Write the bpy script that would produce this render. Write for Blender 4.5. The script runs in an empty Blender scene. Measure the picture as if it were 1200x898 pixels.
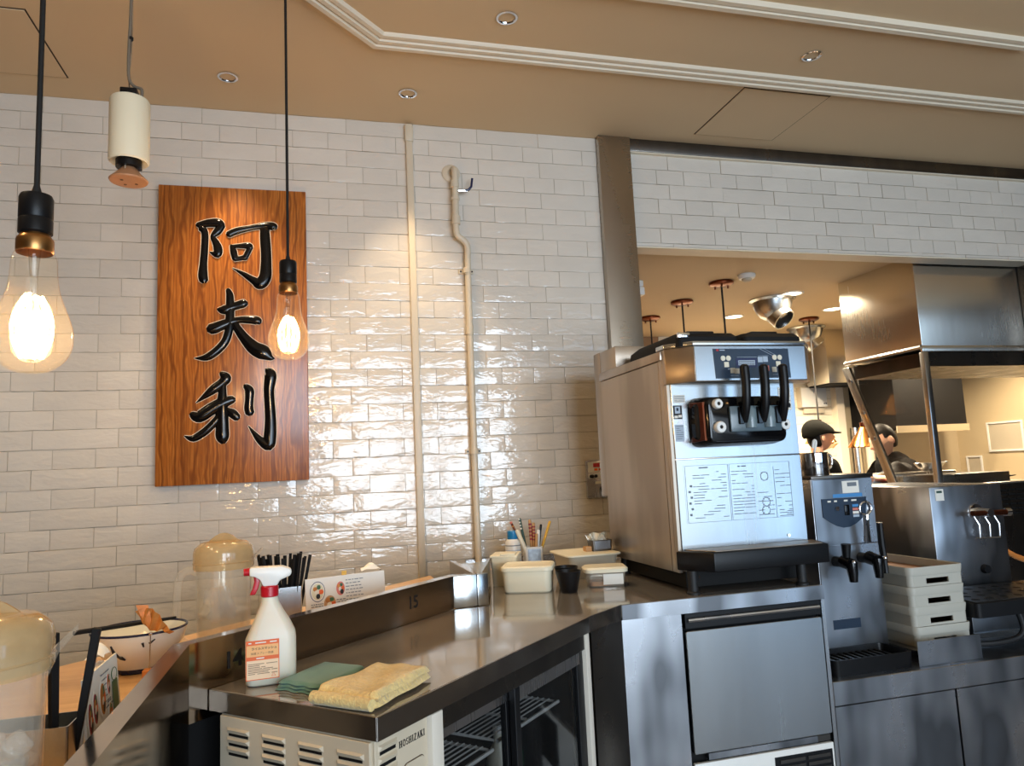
import bpy, bmesh, math, random
from mathutils import Vector, Matrix, Euler
C = bpy.context.scene.collection
SC = bpy.context.scene
random.seed(7)
PI = math.pi
S2 = math.sqrt(.5)
EYE = 1.25                                   # eye height of the photographer

# ------------------------------------------------------------------ camera
def make_camera():
    yaw, pit, rol = math.radians(14.9506), math.radians(6.921), math.radians(-2.7041)
    f = Vector((math.sin(yaw), math.cos(yaw), 0)); r = Vector((math.cos(yaw), -math.sin(yaw), 0)); u = Vector((0, 0, 1))
    f2 = f*math.cos(pit) + u*math.sin(pit); u2 = u*math.cos(pit) - f*math.sin(pit)
    r3 = r*math.cos(rol) + u2*math.sin(rol); u3 = u2*math.cos(rol) - r*math.sin(rol)
    cd = bpy.data.cameras.new('camera'); co = bpy.data.objects.new('camera', cd); C.objects.link(co)
    m = Matrix((r3, u3, -f2)).transposed().to_4x4(); m.translation = (0, 0, EYE)
    co.matrix_world = m
    cd.sensor_fit = 'HORIZONTAL'; cd.sensor_width = 36; cd.lens = 849.52/1200*36; cd.clip_start = .02
    SC.camera = co
make_camera()

# ------------------------------------------------------------------ light
SC.view_settings.view_transform = 'Standard'
SC.view_settings.look = 'None'
SC.view_settings.gamma = 1
SC.view_settings.exposure = 0.0
SC.view_settings.use_curve_mapping = False
SC.cycles.max_bounces = 8; SC.cycles.diffuse_bounces = 4; SC.cycles.glossy_bounces = 5
SC.cycles.transparent_max_bounces = 16; SC.cycles.caustics_reflective = False; SC.cycles.caustics_refractive = False
SC.cycles.sample_clamp_indirect = 6
w = bpy.data.worlds.new('world'); SC.world = w; w.use_nodes = True
w.node_tree.nodes['Background'].inputs[0].default_value = (.55, .75, 1, 1)
w.node_tree.nodes['Background'].inputs[1].default_value = 1.0

def area(name, loc, rot, sx, sy, power, col, spread=PI):
    l = bpy.data.lights.new(name, 'AREA'); l.shape = 'RECTANGLE'; l.size = sx; l.size_y = sy; l.energy = power; l.color = col; l.spread = spread
    o = bpy.data.objects.new(name, l); o.location = loc; o.rotation_euler = rot; C.objects.link(o); return o
def spot(name, loc, power, col, ang, blend=.5, rad=.03, rot=(0, 0, 0)):
    l = bpy.data.lights.new(name, 'SPOT'); l.energy = power; l.color = col; l.spot_size = ang; l.spot_blend = blend; l.shadow_soft_size = rad
    o = bpy.data.objects.new(name, l); o.location = loc; o.rotation_euler = rot; C.objects.link(o); return o
def point(name, loc, power, col, rad=.03):
    l = bpy.data.lights.new(name, 'POINT'); l.energy = power; l.color = col; l.shadow_soft_size = rad
    o = bpy.data.objects.new(name, l); o.location = loc; C.objects.link(o); return o
DAY = (.74, .87, 1.0); WARM = (1.0, .74, .45)
WINX = [(-.1, 1.2), (1.32, 2.62), (2.74, 4.04), (4.16, 5.46)]      # window openings in the front wall behind the photographer
for (a_, b_), pw, dc in zip(WINX, (92, 96, 12, 22), (DAY, DAY, (.88, .96, .98), (.44, .69, 1.0))):
    area('daylight', ((a_+b_)/2, -3.04, 1.26), (PI/2, 0, 0), b_-a_-.04, 2.2, pw, dc)
for (x, y) in ((-.338, 2.905), (.379, 2.909)):                     # wall washers over the tiles
    spot('wall_washer', (x, y, 2.84), 46, WARM, math.radians(66), .7, .03)
for (x, y) in ((.667, 2.33), (1.946, 2.342)):
    spot('down_spot', (x, y, 2.84), 16, WARM, math.radians(75), .7, .03)
for (x, y) in ((-1.4, 1.4), (-1.4, 2.4), (-1.6, .2), (-.4, -.6)):   # unseen warm spots added to fill the dining side, no fixtures
    spot('down_spot', (x, y, 2.84), 30, WARM, math.radians(100), .7, .03)
for (x, y) in ((3.14, 4.94), (3.14, 4.21), (3.81, 4.64), (5.2, 4.6)):
    spot('kitchen_light', (x, y, 2.36), 390, (1, .83, .60), math.radians(150), .6, .05)

# ------------------------------------------------------------------ mesh helper
class MB:
    def __init__(s): s.v = []; s.f = []
    def add(s, vs, fs):
        n = len(s.v); s.v += [tuple(v) for v in vs]; s.f += [tuple(i+n for i in f) for f in fs]; return s
    def box(s, x0, y0, z0, x1, y1, z1):
        return s.add([(x0,y0,z0),(x1,y0,z0),(x1,y1,z0),(x0,y1,z0),(x0,y0,z1),(x1,y0,z1),(x1,y1,z1),(x0,y1,z1)],
                     [(3,2,1,0),(4,5,6,7),(0,1,5,4),(1,2,6,5),(2,3,7,6),(3,0,4,7)])
    def loft(s, rings, cap0=True, cap1=True, closed=True):
        n = len(rings[0]); b = [p for r in rings for p in r]; f = []
        for k in range(len(rings)-1):
            for i in range(n if closed else n-1):
                j = (i+1) % n; f.append((k*n+i, k*n+j, (k+1)*n+j, (k+1)*n+i))
        if cap0: f.append(tuple(range(n-1, -1, -1)))
        if cap1: f.append(tuple(range((len(rings)-1)*n, len(rings)*n)))
        return s.add(b, f)
    def prism(s, poly, z0, z1): return s.loft([[(x,y,z0) for x,y in poly], [(x,y,z1) for x,y in poly]])
    def prismy(s, poly, y0, y1): return s.loft([[(x,y0,z) for x,z in poly], [(x,y1,z) for x,z in poly]])
    def prismx(s, poly, x0, x1): return s.loft([[(x0,y,z) for y,z in poly], [(x1,y,z) for y,z in poly]])
    def lathe(s, prof, n=24, c=(0,0,0), cap0=False, cap1=False):
        return s.loft([[(c[0]+r*math.cos(2*PI*i/n), c[1]+r*math.sin(2*PI*i/n), c[2]+z) for i in range(n)] for r, z in prof], cap0, cap1)
    def tube(s, pts, r, n=8, closed=False, cap=True):
        pts = [Vector(p) for p in pts]; m = len(pts)
        rs = r if isinstance(r, (list, tuple)) else [r]*m
        rings = []; prev = None
        for i, p in enumerate(pts):
            if closed: t = pts[(i+1) % m]-pts[i-1]
            else: t = pts[min(i+1, m-1)]-pts[max(i-1, 0)]
            t.normalize()
            if prev is None:
                a = Vector((0,0,1)) if abs(t.z) < .9 else Vector((1,0,0)); x = t.cross(a).normalized()
            else: x = (prev - t*prev.dot(t)).normalized()
            prev = x; y = t.cross(x)
            rings.append([p + (x*math.cos(2*PI*k/n) + y*math.sin(2*PI*k/n))*rs[i] for k in range(n)])
        if closed: rings.append(rings[0]); cap = False
        return s.loft(rings, cap, cap)
    def cyl(s, p0, p1, r0, r1=None, n=16): return s.tube([p0, p1], [r0, r0 if r1 is None else r1], n)
    def sph(s, c, r, n=12, m=8):
        rx, ry, rz = r if isinstance(r, (list, tuple)) else (r, r, r)
        rings = []
        for k in range(1, m):
            a = -PI/2 + PI*k/m
            rings.append([(c[0]+rx*math.cos(a)*math.cos(2*PI*i/n), c[1]+ry*math.cos(a)*math.sin(2*PI*i/n), c[2]+rz*math.sin(a)) for i in range(n)])
        return s.loft(rings)
    def grid(s, fn, nu, nv):
        return s.add([fn(i/nu, j/nv) for j in range(nv+1) for i in range(nu+1)],
                     [(j*(nu+1)+i, j*(nu+1)+i+1, (j+1)*(nu+1)+i+1, (j+1)*(nu+1)+i) for j in range(nv) for i in range(nu)])
    def xf(s, m):
        s.v = [tuple(m @ Vector(v)) for v in s.v]; return s
    def mesh(s, name, m, smooth=35, bevel=0, seg=2, recalc=True, soft=False):
        me = bpy.data.meshes.new(name); bm = bmesh.new()
        vs = [bm.verts.new(v) for v in s.v]
        for f in s.f:
            if len(set(f)) > 2:
                try: bm.faces.new([vs[i] for i in f])
                except ValueError: pass
        if recalc: bmesh.ops.recalc_face_normals(bm, faces=bm.faces)
        if bevel:
            ed = [e for e in bm.edges if len(e.link_faces) == 2 and e.calc_face_angle(0) > .5]
            bmesh.ops.bevel(bm, geom=ed, offset=bevel, segments=seg, profile=.5, affect='EDGES', clamp_overlap=True)
        bm.to_mesh(me); bm.free()
        if m: me.materials.append(m)
        if smooth:
            me.shade_smooth(); me.set_sharp_from_angle(angle=math.radians(min(smooth, 25) if bevel and not soft else smooth))
        return me
    def build(s, name, m, parent=None, **k):
        o = bpy.data.objects.new(name, s.mesh(name, m, **k)); C.objects.link(o)
        if parent is not None: o.parent = parent
        return o
def B(x0, y0, z0, x1, y1, z1): return MB().box(x0, y0, z0, x1, y1, z1)
def rrect(x0, y0, x1, y1, r, n=4):
    p = []
    for cx, cy, a in ((x1-r, y1-r, 0), (x0+r, y1-r, 90), (x0+r, y0+r, 180), (x1-r, y0+r, 270)):
        for i in range(n+1):
            t = math.radians(a+90*i/n); p.append((cx+r*math.cos(t), cy+r*math.sin(t)))
    return p
def ring(poly, z): return [(x, y, z) for x, y in poly]
def curve(pts, n=6):
    """Catmull-Rom through points of any dimension"""
    P = [pts[0]]+list(pts)+[pts[-1]]; out = []
    for i in range(1, len(P)-2):
        for k in range(n):
            t = k/n
            out.append(tuple(.5*((2*b)+(c-a)*t+(2*a-5*b+4*c-d)*t*t+(-a+3*b-3*c+d)*t**3) for a, b, c, d in zip(P[i-1], P[i], P[i+1], P[i+2])))
    out.append(tuple(pts[-1])); return out
def thing(name, label, cat, loc=(0,0,0), rz=0, group=None):
    o = bpy.data.objects.new(name, None); C.objects.link(o); o.empty_display_size = .05
    o.location = loc; o.rotation_euler = (0, 0, rz)
    return tag(o, label, cat, group)
def tag(o, label, cat, group=None):
    o['label'] = label; o['category'] = cat
    if group: o['group'] = group
    return o
def struct(name, mb, m, **k):
    o = mb.build(name, m, **k); o['kind'] = 'structure'; return o
def copy_tree(o, parent=None):
    c = o.copy(); C.objects.link(c)
    if parent is not None: c.parent = parent
    for ch in list(o.children): copy_tree(ch, c)
    return c
def text(s, size, m, parent, loc, rot, name='lettering', depth=.0004, bold=0, align='CENTER'):
    cu = bpy.data.curves.new('t', 'FONT'); cu.body = s; cu.size = size; cu.extrude = depth; cu.offset = bold; cu.align_x = align; cu.align_y = 'CENTER'; cu.resolution_u = 3
    o = bpy.data.objects.new('t', cu); C.objects.link(o)
    dg = bpy.context.evaluated_depsgraph_get(); dg.update()
    me = bpy.data.meshes.new_from_object(o.evaluated_get(dg)); me.name = name
    bpy.data.objects.remove(o); bpy.data.curves.remove(cu)
    me.materials.clear(); me.materials.append(m)
    t = bpy.data.objects.new(name, me); C.objects.link(t); t.parent = parent; t.location = loc; t.rotation_euler = rot
    return t

# ------------------------------------------------------------------ materials
def lin(r, g, b):
    return tuple(((c/255)/12.92 if c <= 10 else ((c/255+.055)/1.055)**2.4) for c in (r, g, b)) + (1,)
class NT:
    def __init__(s, name):
        s.m = bpy.data.materials.new(name); s.m.use_nodes = True; s.t = s.m.node_tree; s.n = s.t.nodes; s.b = s.n['Principled BSDF']
    def new(s, t, **k):
        n = s.n.new(t)
        for a, v in k.items(): setattr(n, a, v)
        return n
    def L(s, a, b): s.t.links.new(a, b)
    def coord(s, kind='Object', scale=(1,1,1)):
        tc = s.new('ShaderNodeTexCoord'); mp = s.new('ShaderNodeMapping'); mp.inputs['Scale'].default_value = scale
        s.L(tc.outputs[kind], mp.inputs[0]); return mp.outputs[0]
    def pos(s, scale=(1,1,1)):
        g = s.new('ShaderNodeNewGeometry'); mp = s.new('ShaderNodeMapping'); mp.inputs['Scale'].default_value = scale
        s.L(g.outputs['Position'], mp.inputs[0]); return mp.outputs[0]
    def noise(s, vec, scale, detail=3, rough=.5, dist=0):
        n = s.new('ShaderNodeTexNoise'); n.inputs['Scale'].default_value = scale; n.inputs['Detail'].default_value = detail
        n.inputs['Roughness'].default_value = rough; n.inputs['Distortion'].default_value = dist
        if vec is not None: s.L(vec, n.inputs['Vector'])
        return n.outputs['Fac']
    def ramp(s, fac, stops):
        r = s.new('ShaderNodeValToRGB'); e = r.color_ramp.elements
        while len(e) < len(stops): e.new(.5)
        for x, (p, c) in zip(e, stops): x.position = p; x.color = c if not isinstance(c, (int, float)) else (c, c, c, 1)
        s.L(fac, r.inputs[0]); return r.outputs[0]
    def mrange(s, fac, a, b, lo=0, hi=1):
        r = s.new('ShaderNodeMapRange'); r.inputs['From Min'].default_value = lo; r.inputs['From Max'].default_value = hi
        r.inputs['To Min'].default_value = a; r.inputs['To Max'].default_value = b; s.L(fac, r.inputs[0]); return r.outputs[0]
    def bump(s, h, strength, dist=.001, prev=None):
        b = s.new('ShaderNodeBump'); b.inputs['Strength'].default_value = strength; b.inputs['Distance'].default_value = dist
        s.L(h, b.inputs['Height'])
        if prev: s.L(prev, b.inputs['Normal'])
        s.L(b.outputs[0], s.b.inputs['Normal']); return b.outputs[0]
    def mix(s, f, a, b):
        x = s.new('ShaderNodeMix', data_type='RGBA')
        for k, v in ((0, f), (6, a), (7, b)):
            if hasattr(v, 'node'): s.L(v, x.inputs[k])
            else: x.inputs[k].default_value = v
        return x.outputs[2]
    def set(s, **k):
        for a, v in k.items(): s.b.inputs[a.replace('_', ' ')].default_value = v
        return s
def plain(name, col, rough=.5, metal=0, var=.06, scale=8, bump=0, bscale=80, **k):
    t = NT(name); t.set(Roughness=rough, Metallic=metal, **k)
    n = t.noise(t.coord(), scale)
    c2 = tuple(min(1, x*(1-2*var)) for x in col[:3])+(1,); c1 = tuple(min(1, x*(1+var)) for x in col[:3])+(1,)
    t.L(t.mix(n, c1, c2), t.b.inputs['Base Color'])
    if bump: t.bump(t.noise(t.coord(), bscale, 2), bump, .001 if bump < .9 else .004)
    return t.m
def steel(name, col=(.62, .62, .63), rough=.22, brush=(4, 4, 240), var=.10, smudge=.12, stain=0, streak=(6, 6, 1.2), bump=.008, aniso=0, metal=1):
    t = NT(name); t.set(Metallic=metal, Roughness=rough, Anisotropic=aniso)
    br = t.noise(t.coord(scale=brush), 1, 2)
    sm = t.noise(t.coord(scale=streak), 1, 2, .5, 0)
    a = t.new('ShaderNodeMath', operation='ADD'); t.L(t.mrange(sm, -smudge*.6, smudge, .3, .75), a.inputs[0])
    b = t.new('ShaderNodeMath', operation='MULTIPLY_ADD'); t.L(br, b.inputs[0]); b.inputs[1].default_value = var; b.inputs[2].default_value = rough-var/2
    t.L(b.outputs[0], a.inputs[1]); t.L(a.outputs[0], t.b.inputs['Roughness'])
    c = tuple(col)+(1,); d = tuple(x*(1-stain) for x in col)+(1,)
    t.L(t.mix(t.mrange(sm, 0, 1, .40, .60), c, d), t.b.inputs['Base Color'])
    if bump: t.bump(br, bump, .0004)
    return t.m
def clear(name, tint=(1, 1, 1, 1), opac=.12, rough=.05, ior=1.45, body=(.9, .9, .88, 1), gloss=1.0):
    """thin clear sheet: see-through, Fresnel gloss, a little haze of its own colour"""
    t = NT(name); t.n.remove(t.b); out = t.n['Material Output']
    tr = t.new('ShaderNodeBsdfTransparent'); tr.inputs[0].default_value = tint
    gl = t.new('ShaderNodeBsdfGlossy'); gl.inputs['Roughness'].default_value = rough; gl.inputs[0].default_value = (gloss, gloss, gloss, 1)
    df = t.new('ShaderNodeBsdfDiffuse'); df.inputs[0].default_value = body
    lw = t.new('ShaderNodeLayerWeight'); lw.inputs['Blend'].default_value = .5; f0 = ((ior-1)/(ior+1))**2
    pw = t.new('ShaderNodeMath', operation='POWER'); t.L(lw.outputs['Facing'], pw.inputs[0]); pw.inputs[1].default_value = 5
    fr = t.new('ShaderNodeMath', operation='MULTIPLY_ADD'); t.L(pw.outputs[0], fr.inputs[0]); fr.inputs[1].default_value = (1-f0)*.8; fr.inputs[2].default_value = f0
    m1 = t.new('ShaderNodeMixShader'); m2 = t.new('ShaderNodeMixShader')
    n = t.noise(t.coord(), 25, 3); t.L(t.mrange(n, opac*.88, opac*1.12, .3, .7), m1.inputs[0])
    t.L(tr.outputs[0], m1.inputs[1]); t.L(df.outputs[0], m1.inputs[2])
    t.L(fr.outputs[0], m2.inputs[0]); t.L(m1.outputs[0], m2.inputs[1]); t.L(gl.outputs[0], m2.inputs[2])
    t.L(m2.outputs[0], out.inputs[0]); return t.m
def glow(name, col, power):
    t = NT(name); t.set(Emission_Strength=power); t.b.inputs['Emission Color'].default_value = col; t.b.inputs['Base Color'].default_value = col; return t.m

def mk_tile(name, base, rough=.07, amp=1.0):
    t = NT(name); t.set(Roughness=rough, IOR=1.5, Specular_IOR_Level=.72)
    oi = t.new('ShaderNodeObjectInfo')
    big = t.noise(t.pos((5, 5, 9)), 1, 3)
    c1 = tuple(x*1.03 for x in base[:3])+(1,); c2 = tuple(x*.93 for x in base[:3])+(1,)
    mx = t.mix(t.mrange(oi.outputs['Random'], 0, 1), c1, c2)
    c3 = t.mix(t.mrange(big, 0, .5, .4, .7), mx, tuple(x*.9 for x in base[:3])+(1,))
    t.L(c3, t.b.inputs['Base Color'])
    n1 = t.noise(t.pos((10, 10, 30)), 1, 2, .5, .6)
    n2 = t.noise(t.pos((60, 60, 95)), 1, 1.5, .5, .3)
    b1 = t.bump(n1, .32*amp, .010); t.bump(n2, .22*amp, .003, b1)
    return t.m
M = {}
M['tile'] = mk_tile('glazed_tile', lin(226, 218, 206))
M['tile_k'] = mk_tile('kitchen_tile', lin(232, 222, 200), .15, .5)
M['grout'] = plain('grout', lin(196, 186, 170), .8, 0, .1, 20)
M['ceil'] = plain('ceiling_paint', lin(219, 191, 152), .75, 0, .03, 1.5, .06, 160)
M['ceil_k'] = plain('kitchen_ceiling_paint', lin(214, 190, 152), .7, 0, .03, 1.5)
M['mould'] = plain('moulding_paint', lin(236, 222, 198), .5, 0, .03, 4)
M['gap'] = plain('shadow_gap', lin(70, 52, 38), .9)
M['floor'] = plain('floor_tile', lin(128, 127, 128), .45, 0, .2, 5)
M['plaster'] = plain('tan_plaster', lin(150, 118, 86), .8, 0, .06, 3)
M['darkwall'] = plain('brown_wall', lin(58, 44, 34), .75, 0, .12, 3)
M['steel'] = steel('brushed_steel', (.64, .64, .65), .24, (240, 240, 4), .10, .12, .12)
M['steel_h'] = steel('brushed_steel_across', (.62, .62, .63), .20, (3, 3, 260), .10, .10, .10)
M['steel_side'] = steel('side_panel_steel', (.50, .415, .335), .33, (4, 60, 4), .05, .10, .25, (6, 6, 1.2), 0)  # brown cast puts the warm room's reflection into the base colour
M['steel_dull'] = steel('stained_steel', (.60, .62, .66), .30, (4, 4, 60), .04, .14, .74, (5.5, 5.5, 2.0), 0)
M['steel_top'] = steel('worktop_steel', (.42, .375, .325), .075, (30, 30, 30), .04, .05, .15, (9, 9, 9), .01, 0, .55)
M['steel_edge'] = steel('edge_steel', (.42, .38, .34), .14, (30, 30, 30), .04, .05, .15, (9, 9, 9), .01)
M['steel_mirror'] = steel('polished_steel', (.42, .36, .30), .13, (40, 40, 3), .03, .06, .1, (8, 8, 8), 0)
M['steel_hood'] = steel('hood_steel', (.84, .80, .72), .25, (90, 90, 3), .05, .03, .05, (3, 3, 3), 0, .7)
M['steel_post'] = steel('post_steel', (.50, .44, .37), .28, (3, 3, 90), .06, .10, .10, (6, 6, 1.2), 0)
M['steel_bright'] = steel('bright_steel', (.56, .585, .60), .22, (200, 200, 4), .06, .06, .05)
M['dark_steel'] = steel('dark_steel', (.16, .145, .13), .30, (4, 4, 60), .06, .1, .3, (6, 6, 1.4), 0)
M['chrome'] = plain('chrome', (.8, .8, .82, 1), .08, 1, .02)
M['brass'] = plain('aged_brass', lin(176, 130, 80), .32, 1, .15, 30)
M['copper'] = plain('copper', lin(216, 152, 84), .22, 1, .1, 12)
M['copper_dark'] = plain('dark_copper', lin(112, 60, 40), .28, 1, .15, 12)
M['blk'] = plain('black_plastic', lin(17, 17, 19), .38, 0, .1, 20, Specular_IOR_Level=.28)
M['blk_gloss'] = plain('gloss_black', lin(10, 10, 12), .14, 0, .1, 20, Specular_IOR_Level=.4)
M['blk_matt'] = plain('matt_black', lin(16, 15, 15), .7, 0, .1, 20, Specular_IOR_Level=.25)
M['rubber'] = plain('dark_rubber', lin(24, 24, 26), .6)
M['cord'] = plain('black_cord', lin(14, 13, 13), .7)
M['greycord'] = plain('grey_cable', lin(120, 108, 92), .6)
M['cream'] = plain('cream_plastic', lin(232, 224, 202), .35, 0, .03, 6)
M['creamw'] = plain('ivory_plastic', lin(238, 228, 200), .4, 0, .02, 6)
M['white'] = plain('white_plastic', lin(236, 234, 228), .35, 0, .02, 6)
M['whitepaint'] = plain('white_enamel', lin(222, 214, 200), .4, 0, .03, 6)
M['beige'] = plain('beige_enamel', lin(206, 192, 168), .42, 0, .04, 5)
M['greybox'] = plain('grey_beige_plastic', lin(196, 184, 162), .5, 0, .04, 6)
M['traycream'] = plain('tray_cream', lin(184, 181, 169), .5, 0, .04, 6)
M['trayliner'] = plain('tray_brown', lin(140, 88, 40), .35, 0, .2, 14)
M['pipe'] = plain('pipe_paint', lin(222, 208, 184), .4, 0, .05, 10)
M['navy'] = plain('navy_plastic', lin(24, 34, 78), .35)
M['red'] = plain('red_plastic', lin(186, 20, 36), .3)
M['blue'] = plain('blue_cap', lin(20, 128, 186), .35)
M['orange'] = plain('orange_print', lin(226, 100, 34), .5, 0, .02)
M['lorange'] = plain('pale_orange_print', lin(240, 178, 112), .5, 0, .02)
M['pink'] = plain('peach_print', lin(240, 206, 168), .5, 0, .02)
M['ink'] = plain('black_ink', lin(22, 20, 20), .5, 0, .02)
M['greyink'] = plain('grey_ink', lin(112, 120, 128), .5, 0, .05)
M['brownink'] = plain('brown_ink', lin(110, 74, 40), .5, 0, .05)
M['paper'] = plain('white_paper', lin(236, 232, 222), .6, 0, .02)
M['teal'] = plain('teal_cloth', lin(92, 136, 122), .85, 0, .10, 30, .35, 500, Sheen_Weight=.3)
M['yel'] = plain('yellow_towel', lin(236, 208, 140), .95, 0, .14, 90, 1.0, 150, Sheen_Weight=.4)
M['ctl'] = plain('control_navy', lin(40, 54, 72), .25, 0, .06, 8)
M['lcd'] = plain('lcd_grey', lin(176, 190, 206), .3)
M['skyblue'] = plain('sky_blue_print', lin(70, 140, 200), .4)
M['coral'] = plain('coral_print', lin(214, 120, 104), .4)
M['skin'] = plain('skin', lin(222, 170, 138), .5, 0, .05, 14, Subsurface_Weight=.1)
M['hair'] = plain('black_hair', lin(15, 12, 10), .55, 0, .3, 60, Specular_IOR_Level=.2)
M['capcloth'] = plain('dark_cap_cloth', lin(17, 17, 14), .95, 0, .15, 60, .3, 300, Specular_IOR_Level=.1)
M['shirt'] = plain('black_shirt', lin(11, 11, 11), .95, 0, .12, 30, Specular_IOR_Level=.1)
M['trousers'] = plain('dark_trousers', lin(26, 26, 30), .9)
M['lip'] = plain('lips', lin(176, 96, 88), .4)
M['eyew'] = plain('eye_white', lin(230, 226, 220), .2)
M['green'] = plain('dark_green_glass', lin(24, 70, 44), .15)
M['lgreen'] = plain('label_green', lin(60, 104, 66), .5)
M['ice'] = clear('ice', (.97, .97, .97, 1), .24, .12, 1.31, (.9, .9, .88, 1))
M['glass'] = clear('clear_glass', (.90, .89, .87, 1), .006, .03, 1.5, (.6, .55, .5, 1), .6)
M['bulbglass'] = clear('glow_haze_glass', (.99, .98, .95, 1), .012, .02, 1.42, (1, .85, .58, 1))  # warm haze put in the glass stands in for the lamp's glow
M['fridgeglass'] = clear('fridge_glass', (.74, .75, .76, 1), .02, .04, 1.4, (.1, .1, .1, 1))
M['plas'] = clear('clear_plastic', (.97, .96, .93, 1), .11, .06, 1.55, (.95, .90, .80, 1))
M['plaslid'] = clear('amber_clear_plastic', (.90, .78, .56, 1), .40, .12, 1.55, (.70, .54, .31, 1))
M['shield'] = clear('brown_shield', (.74, .56, .38, 1), .10, .2, 1.3, (.45, .30, .18, 1), .3)
M['bulb_on'] = glow('filament', (1, .60, .22, 1), 60)
M['lamp_on'] = glow('lamp_disc', (1, .86, .60, 1), 9)
M['spot_on'] = glow('downlight_lamp', (1, .92, .78, 1), 2.0)
M['terra'] = plain('copper_paint', lin(186, 134, 96), .45, 0, .08, 8)
M['enamel'] = plain('white_enamel_bowl', lin(238, 236, 222), .15, 0, .04, 8)
M['bluerim'] = plain('navy_enamel', lin(24, 34, 66), .2)
M['food'] = plain('fried_paper', lin(206, 134, 62), .6, 0, .35, 40, .5, 120)
M['orangewood'] = plain('orange_wood', lin(206, 126, 56), .5, 0, .15, 30)
M['soup'] = plain('pale_foam', lin(226, 218, 184), .5, 0, .1, 12)
M['maroon'] = plain('maroon_print', lin(140, 28, 50), .5)
M['yellow'] = plain('yellow_pen', lin(228, 176, 60), .45)
M['pencil'] = plain('wood_pencil', lin(196, 150, 98), .55)
M['dkgreen'] = plain('dark_green_straw', lin(40, 74, 66), .5)
def mk_wood():
    t = NT('sign_wood'); t.set(Roughness=.32, Coat_Weight=.35, Coat_Roughness=.15)
    wv = t.new('ShaderNodeTexWave', wave_type='BANDS', bands_direction='X')
    wv.inputs['Scale'].default_value = 5; wv.inputs['Distortion'].default_value = 16; wv.inputs['Detail'].default_value = 4; wv.inputs['Detail Scale'].default_value = .9; wv.inputs['Detail Roughness'].default_value = .62
    t.L(t.coord(scale=(1.6, 1, .30)), wv.inputs[0])
    w2 = t.new('ShaderNodeTexWave', wave_type='BANDS', bands_direction='X')
    w2.inputs['Scale'].default_value = 17; w2.inputs['Distortion'].default_value = 13; w2.inputs['Detail'].default_value = 3; w2.inputs['Detail Scale'].default_value = .8
    t.L(t.coord(scale=(1.6, 1, .26)), w2.inputs[0])
    fine = t.noise(t.coord(scale=(110, 60, 5)), 1, 3); big = t.noise(t.coord(scale=(5, 3, 1.2)), 1, 3, .5, .8)
    c1 = t.ramp(wv.outputs['Fac'], [(.0, lin(138, 74, 26)), (.18, lin(166, 94, 34)), (.5, lin(196, 120, 50)), (1, lin(178, 102, 38))])
    c2 = t.mix(t.mrange(fine, 0, .5, .5, .8), t.mix(t.mrange(w2.outputs['Fac'], .5, 0, .0, .45), c1, lin(128, 66, 22)), lin(104, 50, 16))
    t.L(t.mix(t.mrange(big, 0, .55, .48, .75), c2, lin(120, 60, 22)), t.b.inputs['Base Color'])
    t.bump(fine, .12, .001); return t.m
M['wood'] = mk_wood()
def mk_counterwood():
    t = NT('counter_wood'); t.set(Roughness=.4)
    n = t.noise(t.coord(scale=(3, 30, 3)), 1, 4, .6, .5)
    t.L(t.ramp(n, [(.3, lin(196, 150, 98)), (.7, lin(222, 182, 130))]), t.b.inputs['Base Color']); return t.m
M['counterwood'] = mk_counterwood()

# ================================================================== the setting
CZ = EYE+1.615                                # ceiling height
D = 3.19                                      # distance of the tiled wall
struct('floor', B(-4, -3.4, -.1, 7, 6.2, 0), M['floor'])
ce = struct('ceiling', B(-4, -3.4, CZ, 7, 3.30, CZ+.12), M['ceil'])
def access_panel(x0, y0, x1, y1):
    MB().box(x0, y0, CZ-.004, x1, y1, CZ+.01).build('access_panel', M['ceil'], ce, bevel=.001, seg=1)
    g = .006; m = MB()
    for q in ((x0-g, y0-g, x1+g, y0), (x0-g, y1, x1+g, y1+g), (x0-g, y0, x0, y1), (x1, y0, x1+g, y1)):
        m.box(q[0], q[1], CZ-.0008, q[2], q[3], CZ+.01)
    m.build('panel_gap', M['gap'], ce)
access_panel(1.815, 2.618, 2.246, 3.055)
access_panel(-1.40, 2.59, -.943, 3.014)
struct('ceiling_kitchen', B(1.2, 3.30, EYE+1.12, 7, 6.0, EYE+1.24), M['ceil_k'])
struct('wall_left', B(-4, -3.4, 0, -3.9, 3.35, CZ), M['plaster'])
struct('wall_right', B(6.9, -3.4, 0, 7, 6.2, CZ), M['darkwall'])
# front wall with the daylight windows, behind the photographer
m = MB()
m.box(-4, -3.2, 0, -.1, -3.08, CZ).box(5.46, -3.2, 0, 7, -3.08, CZ).box(-.1, -3.2, 2.4, 5.46, -3.08, CZ).box(-.1, -3.2, 0, 5.46, -3.08, .12)
for a_, b_ in zip(WINX[:-1], WINX[1:]): m.box(a_[1], -3.2, .12, b_[0], -3.08, 2.4)
struct('wall_front', m, M['plaster'])
for i, (a_, b_) in enumerate(WINX):
    m = MB()
    m.box(a_, -3.06, .12, a_+.04, -3.0, 2.4).box(b_-.04, -3.06, .12, b_, -3.0, 2.4).box(a_, -3.06, .12, b_, -3.0, .16).box(a_, -3.06, 2.36, b_, -3.0, 2.4)
    struct('window_%d' % (i+1), m, M['blk_matt'])

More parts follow.
